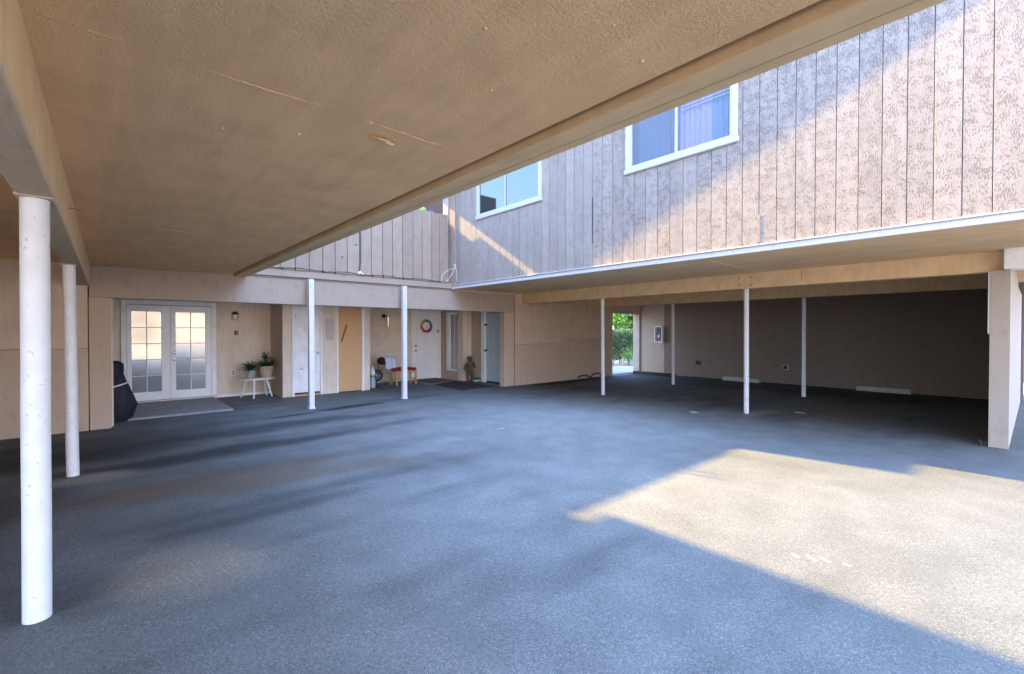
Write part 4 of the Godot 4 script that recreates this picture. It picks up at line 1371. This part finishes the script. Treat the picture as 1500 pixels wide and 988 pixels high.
	tube(st, [V(5.62, 0.0, 12.12), V(5.62, 0.17, 12.12)], [0.03, 0.02], 10)
	lathe(st, V(5.62, 0.0, 12.12), [Vector2(0, 0.03), Vector2(0.08, 0.02), Vector2(0.1, 0.0)], 16)
	put("foot", st, M.black, t)
	t = thing("stool", "low wooden stool with red padded seat beside the front door", "stool", V(6.48, 0, 12.15))
	st = new_st()
	X = Transform3D(Basis(), V(6.48, 0.46, 12.15))
	bx(st, -0.34, 0.34, -0.05, 0.03, -0.20, 0.20, 0.035)
	ball(st, Vector3(0, 0.018, 0), Vector3(0.32, 0.035, 0.185), 16)
	X = Transform3D()
	put("seat", st, M.red_vinyl, t)
	for e in [6.17, 6.79]:
		for n in [11.98, 12.32]:
			st = new_st()
			box_at(st, V(e, 0.205, n), Vector3(0.045, 0.41, 0.045), 0.005)
			put("leg", st, M.wood, t)
		one_box("stretcher", M.wood, t, e - 0.012, e + 0.012, 0.14, 0.17, 12.0, 12.3, 0.003)
	one_box("stretcher", M.wood, t, 6.19, 6.77, 0.15, 0.18, 12.14, 12.16, 0.003)
	one_box("apron", M.wood, t, 6.19, 6.77, 0.355, 0.41, 11.975, 11.99, 0.003)
	one_box("apron", M.wood, t, 6.19, 6.77, 0.355, 0.41, 12.31, 12.325, 0.003)

	statue()

	t = thing("planter", "small mint-green and dark bowl planter at the statue's feet", "planter", V(8.44, 0, 11.2))
	st = new_st()
	lathe(st, V(8.44, 0, 11.2), [Vector2(0, 0), Vector2(0.08, 0), Vector2(0.13, 0.06), Vector2(0.135, 0.11), Vector2(0.12, 0.115), Vector2(0, 0.10)], 20)
	put("bowl", st, flat(Color(0.03, 0.10, 0.06), 0.4), t)
	st = new_st()
	lathe(st, V(8.44, 0, 11.2), [Vector2(0.112, 0.028), Vector2(0.134, 0.056), Vector2(0.136, 0.085)], 20)
	put("band", st, flat(Color(0.32, 0.68, 0.48), 0.4), t)
	st = new_st()
	for k in 40:
		blade(st, V(8.44 + rng.randf_range(-0.06, 0.06), 0.10, 11.2 + rng.randf_range(-0.06, 0.06)), rng.randf() * TAU, rng.randf_range(0.3, 1.3), rng.randf_range(0.05, 0.1), 0.012)
	put("foliage", st, M.leaf3, t)

	# mats
	t = thing("brown_mat", "dark brown mat lying at the front of the porch before the door", "mat", V(7.5, 0, 10.8))
	st = new_st()
	slab(st, [V(7.05, 0, 11.35), V(6.98, 0, 9.9), V(8.15, 0, 10.05), V(8.05, 0, 11.9)], 0.013)
	put("pile", st, M.mat_brown, t)
	t = thing("grey_mat", "thin grey door mat with pale edge at the front door", "mat", V(7.6, 0, 12.3))
	st = new_st()
	slab(st, [V(7.05, 0, 12.75), V(7.08, 0, 11.6), V(8.15, 0, 11.95), V(8.15, 0, 12.85)], 0.006)
	put("edging", st, flat(Color(0.42, 0.39, 0.35), 0.8), t)
	st = new_st()
	slab(st, [V(7.09, 0, 12.71), V(7.12, 0, 11.66), V(8.10, 0, 11.98), V(8.10, 0, 12.8)], 0.010)
	put("pile", st, M.mat_grey, t)


func slab(st: SurfaceTool, p: Array, h: float) -> void:
	var up := Vector3(0, h, 0)
	quad(st, p[0] + up, p[1] + up, p[2] + up, p[3] + up, Vector3.UP)
	var c: Vector3 = (p[0] + p[1] + p[2] + p[3]) / 4.0
	for k in 4:
		var a: Vector3 = p[k]
		var b: Vector3 = p[(k + 1) % 4]
		var n := (b - a).cross(Vector3.UP).normalized()
		if n.dot(a - c) < 0:
			n = -n
		quad(st, a, b, b + up, a + up, n)


func blade(st: SurfaceTool, root: Vector3, around: float, rise: float, l: float, wd: float) -> void:
	var out := Vector3(cos(around), 0, sin(around))
	var side := Vector3(-sin(around), 0, cos(around))
	var last := root
	var n := (out * -0.5 + Vector3.UP).normalized()
	for k in 3:
		var bend := rise - 0.45 * k
		var nxt := last + (out * cos(bend) + Vector3.UP * sin(bend)) * l / 3.0
		var w0: float = wd * [0.5, 1.0, 0.7][k]
		var w1: float = wd * [1.0, 0.7, 0.05][k]
		tri(st, last - side * w0, last + side * w0, nxt + side * w1, n, n, n)
		tri(st, last - side * w0, nxt + side * w1, nxt - side * w1, n, n, n)
		last = nxt


func drape(st: SurfaceTool, e0: float, e1: float) -> void:
	# a towel over the top wires: path in (n, y), rippled across
	var path := [Vector2(12.62, 0.52), Vector2(12.60, 0.62), Vector2(12.54, 0.80), Vector2(12.44, 0.84), Vector2(12.34, 0.82), Vector2(12.265, 0.76), Vector2(12.25, 0.62), Vector2(12.24, 0.48)]
	var cols := 14
	var grid := []
	for c in cols + 1:
		var row := []
		var f := c / float(cols)
		for i in path.size():
			var rip := 0.018 * sin(f * 17.0 + i * 0.7) + 0.012 * sin(f * 31.0 - i)
			row.append(V(lerpf(e0, e1, f) + 0.01 * i * f, path[i].y - (0.05 * f * (1.0 if i > 5 or i == 0 else 0.0)) - 0.04 * absf(f - 0.5), path[i].x + rip))
		grid.append(row)
	for c in cols:
		for i in path.size() - 1:
			var n: Vector3 = (grid[c + 1][i] - grid[c][i]).cross(grid[c][i + 1] - grid[c][i]).normalized()
			quad(st, grid[c][i], grid[c + 1][i], grid[c + 1][i + 1], grid[c][i + 1], n)


func covered_bag() -> void:
	var t := thing("covered_bundle", "black zipped cover over a bulky upright thing, half hidden behind the left pier", "cover", V(0.12, 0, 10.45))
	# rings from the floor up: height, centre east, half width, half depth
	var prof := [[0.0, 0.10, 0.17, 0.17], [0.03, 0.10, 0.205, 0.20], [0.12, 0.10, 0.235, 0.22], [0.28, 0.10, 0.265, 0.24], [0.42, 0.09, 0.25, 0.23], [0.60, 0.07, 0.20, 0.20], [0.75, 0.05, 0.16, 0.17], [0.88, 0.035, 0.14, 0.14], [0.98, 0.03, 0.125, 0.12], [1.02, 0.02, 0.10, 0.10], [1.04, 0.02, 0.0, 0.0]]
	var seg := 40
	var pts := []
	for i in prof.size():
		var ring := []
		for k in seg:
			var a := TAU * k / seg
			var fold: float = 1.0 + (0.07 * sin(a * 5.0 + prof[i][0] * 9.0) + 0.045 * sin(a * 11.0 - prof[i][0] * 14.0)) * clampf(1.1 - absf(prof[i][0] - 0.45), 0.3, 1)
			ring.append(V(prof[i][1] + cos(a) * prof[i][2] * fold, prof[i][0], 10.45 + sin(a) * prof[i][3] * fold))
		pts.append(ring)
	var nor := func(i: int, k: int) -> Vector3:
		var p: Array = prof[i]
		var v: Vector3 = pts[i][k] - V(p[1], p[0], 10.45)
		var a: Vector3 = pts[mini(i + 1, prof.size() - 1)][k] - pts[maxi(i - 1, 0)][k]
		var b: Vector3 = pts[i][(k + 1) % seg] - pts[i][(k + seg - 1) % seg]
		var n := a.cross(b)
		if n.length() < 1e-9:
			return Vector3.UP
		return (n if n.dot(v + Vector3(0, 0.001, 0)) > 0 else -n).normalized()
	var st := new_st()
	for i in prof.size() - 1:
		for k in seg:
			var l := (k + 1) % seg
			var n0: Vector3 = nor.call(i, k)
			var n1: Vector3 = nor.call(i, l)
			var n2: Vector3 = nor.call(i + 1, l)
			var n3: Vector3 = nor.call(i + 1, k)
			tri(st, pts[i][k], pts[i][l], pts[i + 1][l], n0, n1, n2)
			tri(st, pts[i][k], pts[i + 1][l], pts[i + 1][k], n0, n2, n3)
	put("cover", st, M.cloth_black, t)
	# hood with an overhanging lip
	st = new_st()
	lathe(st, V(0.045, 0.80, 10.44), [Vector2(0.150, 0.0), Vector2(0.152, 0.10), Vector2(0.140, 0.20), Vector2(0.08, 0.245), Vector2(0, 0.25)], 24, Basis(Vector3(0, 0, 1), -0.08))
	put("hood", st, M.cloth_black, t)
	# grey reflecting tape, wound a little askew round the cover
	st = new_st()
	var band := []
	for k in 11:
		var a := -PI * 0.92 + PI * 0.86 * k / 10.0
		band.append([V(0.062 + cos(a) * 0.212, 0.60 + 0.06 * cos(a), 10.45 + sin(a) * 0.212), Vector3(cos(a), 0, -sin(a))])
	for k in 10:
		var u := Vector3(0, 0.024, 0)
		tri(st, band[k][0], band[k + 1][0], band[k + 1][0] + u, band[k][1], band[k + 1][1], band[k + 1][1])
		tri(st, band[k][0], band[k + 1][0] + u, band[k][0] + u, band[k][1], band[k + 1][1], band[k][1])
	put("reflective_tape", st, M.reflective, t)


func statue() -> void:
	# carved child standing with one arm raised towards its shoulder, 0.8 m tall, facing the camera
	var t := thing("statue", "brown carved statue of a standing child by the porch wall", "statue", V(8.31, 0, 11.38))
	var o := V(8.31, 0, 11.38)
	var f := (Vector3(0, 0, 0) - o)
	f.y = 0
	f = f.normalized()
	var r := Vector3.UP.cross(f).normalized()   # the statue's left, which is to the right in the picture
	var at := func(x: float, y: float, z: float) -> Vector3: return o + r * x + Vector3(0, y, 0) + f * z
	var st := new_st()
	var b := []
	b.append([at.call(0.0, 0.665, 0.0), at.call(0.0, 0.725, 0.01), 0.062, 0.066])       # head
	b.append([at.call(0.0, 0.60, 0.0), at.call(0.0, 0.65, 0.0), 0.032, 0.034])           # neck
	b.append([at.call(-0.075, 0.565, 0.0), at.call(0.075, 0.565, 0.0), 0.042, 0.042])    # shoulders
	b.append([at.call(0.0, 0.52, 0.0), at.call(0.0, 0.42, 0.015), 0.082, 0.078])         # chest, belly
	b.append([at.call(0.0, 0.40, 0.02), at.call(0.0, 0.345, 0.0), 0.083, 0.085])         # hips
	b.append([at.call(-0.05, 0.33, 0.0), at.call(-0.058, 0.18, 0.015), 0.06, 0.042])     # right leg
	b.append([at.call(-0.058, 0.18, 0.015), at.call(-0.06, 0.045, -0.005), 0.040, 0.028])
	b.append([at.call(-0.06, 0.03, 0.0), at.call(-0.07, 0.022, 0.075), 0.028, 0.022])
	b.append([at.call(0.05, 0.33, 0.0), at.call(0.07, 0.18, 0.03), 0.06, 0.042])         # left leg
	b.append([at.call(0.07, 0.18, 0.03), at.call(0.075, 0.045, 0.0), 0.040, 0.028])
	b.append([at.call(0.075, 0.03, 0.0), at.call(0.09, 0.022, 0.075), 0.028, 0.022])
	b.append([at.call(-0.10, 0.555, 0.0), at.call(-0.155, 0.42, -0.01), 0.037, 0.031])   # right arm, hand on hip
	b.append([at.call(-0.155, 0.42, -0.01), at.call(-0.095, 0.34, 0.05), 0.029, 0.023])
	b.append([at.call(0.10, 0.555, 0.0), at.call(0.15, 0.46, 0.05), 0.037, 0.031])       # left arm, raised
	b.append([at.call(0.15, 0.46, 0.05), at.call(0.13, 0.60, 0.10), 0.029, 0.022])
	skin(st, b, 0.0125, 0.012, 0.006)
	# face
	for q in [[0.0, 0.70, 0.083, 0.013, 0.018], [-0.026, 0.725, 0.072, 0.010, 0.007], [0.026, 0.725, 0.072, 0.010, 0.007], [-0.068, 0.70, 0.0, 0.012, 0.02], [0.068, 0.70, 0.0, 0.012, 0.02]]:
		ball(st, at.call(q[0], q[1], q[2]), Vector3(q[3], q[4], q[3]), 8)
	ball(st, at.call(0.0, 0.672, 0.075), Vector3(0.018, 0.006, 0.012), 8)
	# fingers of both hands
	for h in [[-0.095, 0.34, 0.05, -0.6], [0.13, 0.60, 0.10, 1.0]]:
		for k in 4:
			var p: Vector3 = at.call(h[0] + 0.011 * (k - 1.5), h[1], h[2] + 0.012)
			var tip: Vector3 = at.call(h[0] + 0.016 * (k - 1.5), h[1] + 0.045 * h[3] * (0.8 + 0.2 * sin(k * 1.2)), h[2] + 0.02)
			tube(st, [p, p.lerp(tip, 0.5) + f * 0.004, tip], [0.0065, 0.006, 0.004], 6)
		var th: Vector3 = at.call(h[0] - 0.03, h[1] + 0.01 * h[3], h[2] + 0.015)
		tube(st, [at.call(h[0] - 0.014, h[1], h[2]), th], [0.008, 0.005], 6)
	put("body", st, M.carved, t)
	st = new_st()   # curled hair
	for k in 60:
		var a := rng.randf() * TAU
		var u := rng.randf_range(0.05, 1.0)
		var rr := sqrt(1.0 - u * u)
		var d := Vector3(cos(a) * rr, u, sin(a) * rr)
		if d.dot(f) > 0.72 and u < 0.5:
			continue
		ball(st, at.call(0, 0.725, 0.008) + d * 0.066, Vector3.ONE * rng.randf_range(0.013, 0.02), 6)
	put("hair", st, M.carved, t)
	st = new_st()
	lathe(st, o, [Vector2(0, 0.012), Vector2(0.13, 0.012), Vector2(0.14, 0.0)], 20)
	put("base", st, M.carved, t)


# ---------------------------------------------------------------- things in the right carport

func carport_things() -> void:
	var t: Node3D
	var st: SurfaceTool
	var stops := [[14.72, 5.93, 1.1, "pale concrete wheel stop behind the front right post, middle of the back wall", M.stop], [14.85, 2.48, 1.1, "pale concrete wheel stop nearest the end wall, at right", M.stop], [14.35, 8.75, 1.6, "black tarred wheel stop under the extinguisher cabinet", M.tar]]
	for q in stops:
		t = thing("wheel_stop", q[3], "wheel stop", V(q[0], 0, q[1]), "wheel stops along the back wall")
		st = new_st()
		var h := 0.115
		var l: float = q[2] / 2.0
		var sec := [[-0.08, 0.0], [-0.055, h], [0.055, h], [0.08, 0.0]]
		for k in 3:
			var a: Array = sec[k]
			var b: Array = sec[k + 1]
			var n := Vector3(-(b[1] - a[1]), b[0] - a[0], 0).normalized()
			quad(st, V(q[0] + a[0], a[1], q[1] - l), V(q[0] + b[0], b[1], q[1] - l + 0.03 * b[1] / h), V(q[0] + b[0], b[1], q[1] + l), V(q[0] + a[0], a[1], q[1] + l), n)
		for s in [-1.0, 1.0]:
			quad(st, V(q[0] - 0.08, 0, q[1] + s * l), V(q[0] - 0.055, h, q[1] + s * l), V(q[0] + 0.055, h, q[1] + s * l), V(q[0] + 0.08, 0, q[1] + s * l), Vector3(0, 0, -s))
		put("block", st, q[4], t)
		for s in [-0.7, 0.7]:
			st = new_st()
			lathe(st, V(q[0], h, q[1] + s * l), [Vector2(0, 0.004), Vector2(0.012, 0.004), Vector2(0.014, 0)], 8)
			put("pin", st, M.rubber, t)
	# extinguisher cabinet
	t = thing("extinguisher_cabinet", "white-framed fire extinguisher cabinet on the carport's back wall", "cabinet", V(15.0, 1.15, 8.88))
	for q in [[1.15, 1.745, 9.0, 9.04], [1.15, 1.745, 8.72, 8.76], [1.15, 1.19, 8.76, 9.0], [1.705, 1.745, 8.76, 9.0]]:
		one_box("frame", M.white_clean, t, 14.86, 15.0, q[0], q[1], q[2], q[3], 0.004)
	one_box("back", flat(Color(0.12, 0.10, 0.09), 0.7), t, 14.985, 15.0, 1.19, 1.705, 8.76, 9.0)
	st = new_st()
	lathe(st, V(14.93, 1.20, 8.88), [Vector2(0, 0), Vector2(0.05, 0), Vector2(0.052, 0.27), Vector2(0.035, 0.32), Vector2(0.015, 0.335), Vector2(0.015, 0.37)], 16)
	put("cylinder", st, flat(Color(0.30, 0.02, 0.02), 0.35), t)
	st = new_st()
	bx(st, 14.91, 14.95, 1.57, 1.60, 8.83, 8.95, 0.004)
	tube(st, [V(14.93, 1.56, 8.92), V(14.92, 1.50, 8.955), V(14.92, 1.38, 8.95)], [0.009], 6)
	put("valve", st, M.black, t)
	one_box("label_plate", M.white, t, 14.876, 14.879, 1.33, 1.43, 8.85, 8.91)
	one_box("pane", M.glass, t, 14.868, 14.872, 1.19, 1.705, 8.76, 9.0)
	# outlet boxes on the back wall
	for q in [[7.45, "dark double outlet low on the carport's back wall, nearer the passage", true], [4.785, "single square outlet box low on the back wall, between the right carport posts", false]]:
		t = thing("outlet_box", q[1], "outlet", V(15.0, 0.44, q[0]), "outlets on the carport back wall")
		one_box("box", M.stop if not q[2] else M.mat_grey, t, 14.97, 15.0, 0.42, 0.56, q[0] - 0.08, q[0] + 0.08, 0.005)
		one_box("hole", M.dark, t, 14.968, 14.972, 0.44, 0.54, q[0] - 0.055, q[0] + (-0.005 if q[2] else 0.055), 0.001)
		if q[2]:
			one_box("hole", M.dark, t, 14.968, 14.972, 0.44, 0.54, q[0] + 0.015, q[0] + 0.055, 0.001)
	# bent black hoses at the foot of the back wing wall
	t = thing("bent_hose", "bent black hose lying against the foot of the carport's left wall", "hose", V(12.0, 0, 9.6))
	st = new_st()
	var p := []
	for q in [[11.35, 0.06, 9.66], [11.5, 0.11, 9.64], [11.72, 0.12, 9.62], [11.85, 0.06, 9.60], [11.93, 0.03, 9.58], [12.0, 0.08, 9.60], [12.1, 0.135, 9.62], [12.35, 0.15, 9.64], [12.5, 0.13, 9.66], [12.58, 0.05, 9.68]]:
		p.append(V(q[0], q[1], q[2]))
	tube(st, p, [0.018], 10)
	put("pipe", st, M.rubber, t)
	# tools of weather: leaves and grit at the foot of the pier
	t = thing("weed", "dry weed at the foot of the end wall pier", "weed", V(8.87, 0, 0.40))
	st = new_st()
	for k in 18:
		blade(st, V(8.87 + rng.randf_range(-0.02, 0.02), 0.0, 0.395 + rng.randf_range(-0.01, 0.03)), rng.randf() * TAU, rng.randf_range(1.0, 1.5), rng.randf_range(0.05, 0.15), 0.004)
	put("stalks", st, flat(Color(0.16, 0.13, 0.07), 0.8), t)


# ---------------------------------------------------------------- small things

func small_things() -> void:
	var t: Node3D
	var st: SurfaceTool
	# black cord strung along the bottom of the fence
	t = thing("string_cord", "thin black cord strung along the bottom of the deck fence", "cord", V(4.3, 2.77, 9.63))
	st = new_st()
	var p := []
	var e := 2.35
	while e < 6.4:
		p.append(V(e, 2.795 + 0.012 * sin(e * 7.0) + rng.randf_range(-0.006, 0.006), 9.642))
		e += 0.07
	tube(st, p, [0.006], 5)
	put("cord", st, M.rubber, t)
	for q in [2.55, 2.79, 3.33, 3.58, 4.4, 4.65, 5.15, 6.30]:
		st = new_st()
		tube(st, [V(q, 2.80, 9.64), V(q, 2.755, 9.638)], [0.012, 0.009], 6)
		put("bulb_socket", st, M.rubber, t)
	# drain conduit on the fence
	t = thing("drain_pipe", "dark narrow pipe running down the deck fence to a white joint", "pipe", V(4.12, 2.77, 9.63))
	st = new_st()
	tube(st, [V(4.114, 4.40, 9.632), V(4.116, 3.05, 9.632), V(4.10, 2.90, 9.632), V(4.09, 2.85, 9.632)], [0.017], 10)
	put("pipe", st, flat(Color(0.10, 0.09, 0.09), 0.6), t)
	st = new_st()
	tube(st, [V(4.06, 2.80, 9.625), V(4.12, 2.835, 9.625)], [0.028], 10)
	tube(st, [V(4.10, 2.83, 9.625), V(4.17, 2.79, 9.622)], [0.02], 10)
	put("joint", st, M.white, t)
	# loops of white wire hanging at the corner
	t = thing("wire_loop", "thin white wire hanging in loops at the corner of fence and siding", "wire", V(6.4, 2.8, 9.55))
	st = new_st()
	p = []
	for q in [[6.49, 3.12, 9.50], [6.50, 3.22, 9.48], [6.45, 3.20, 9.50], [6.50, 3.16, 9.47], [6.46, 3.12, 9.50], [6.36, 3.08, 9.58], [6.24, 2.98, 9.62], [6.17, 2.86, 9.62], [6.19, 2.78, 9.62], [6.27, 2.775, 9.61], [6.36, 2.86, 9.58], [6.44, 3.02, 9.52], [6.49, 3.14, 9.49], [6.50, 3.05, 9.45], [6.50, 2.90, 9.44], [6.50, 2.78, 9.43]]:
		p.append(V(q[0], q[1], q[2]))
	tube(st, smooth(p, 5), [0.0055], 6)
	put("wire", st, M.white_clean, t)
	# toys peeping over the fence
	t = thing("green_toy", "green toy peeping over the deck fence", "toy", V(5.74, 4.34, 9.86))
	st = new_st()
	lathe(st, V(5.74, 4.34, 9.86), [Vector2(0, 0), Vector2(0.09, 0), Vector2(0.12, 0.16), Vector2(0.13, 0.19), Vector2(0.10, 0.22), Vector2(0, 0.23)], 18)
	put("body", st, flat(Color(0.45, 0.70, 0.12), 0.4), t)
	t = thing("blue_toy", "blue ball peeping over the deck fence", "toy", V(6.02, 4.34, 9.86))
	st = new_st()
	ball(st, V(6.02, 4.435, 9.86), Vector3.ONE * 0.10, 16)
	put("body", st, flat(Color(0.05, 0.12, 0.62), 0.3), t)
	t = thing("tan_bundle", "tan rounded sack peeping over the deck fence beside the blue ball", "sack", V(6.27, 4.34, 9.86))
	st = new_st()
	skin(st, [[V(6.25, 4.42, 9.86), V(6.30, 4.44, 9.86), 0.08, 0.07]], 0.02, 0.02, 0.02)
	put("body", st, flat(Color(0.55, 0.36, 0.25), 0.8), t)
	# worn paint dashes and paper scraps on the asphalt
	var mark := flat(Color(0.42, 0.40, 0.37), 0.8)
	var mk := thing("paint_mark", "worn white paint dash on the sunlit asphalt", "paint mark", V(3.62, 0, 0.93))
	for q in [[3.545, 1.055, 0.05], [3.59, 0.975, 0.08], [3.63, 0.905, 0.07], [3.665, 0.79, 0.045]]:
		st = new_st()
		X = Transform3D(Basis(Vector3.UP, 1.05 + rng.randf_range(-0.15, 0.15)), V(q[0], 0, q[1]))
		slab(st, [Vector3(-q[2] * 0.6, 0, -0.009), Vector3(q[2] * 0.5, 0, -0.013), Vector3(q[2] * 0.6, 0, 0.008), Vector3(-q[2] * 0.5, 0, 0.012)], 0.004)
		X = Transform3D()
		put("dash", st, mark, mk)
	for q in [[8.40, 4.25, "white paper scrap on the asphalt between the front carport posts", 0.07], [4.68, 5.55, "tiny white scrap in the middle of the yard", 0.025], [9.9, 2.9, "pale leaf litter beside the brown stain in the carport", 0.06]]:
		t = thing("paper_scrap", q[2], "litter", V(q[0], 0, q[1]), "scraps on the asphalt")
		for k in 3:
			st = new_st()
			X = Transform3D(Basis(Vector3.UP, rng.randf() * TAU), V(q[0] + rng.randf_range(-0.06, 0.06), 0, q[1] + rng.randf_range(-0.06, 0.06)))
			slab(st, [Vector3(-q[3], 0, -0.012), Vector3(q[3], 0, -0.016), Vector3(q[3] * 0.8, 0, 0.012), Vector3(-q[3] * 0.9, 0, 0.014)], 0.007)
			X = Transform3D()
			put("piece", st, mark, t)


func smooth(p: Array, k: int) -> Array:
	var c := Curve3D.new()
	for i in p.size():
		var d: Vector3 = (p[mini(i + 1, p.size() - 1)] - p[maxi(i - 1, 0)]) / 6.0
		c.add_point(p[i], -d, d)
	var out := []
	for i in (p.size() - 1) * k + 1:
		out.append(c.samplef(i / float(k)))
	return out
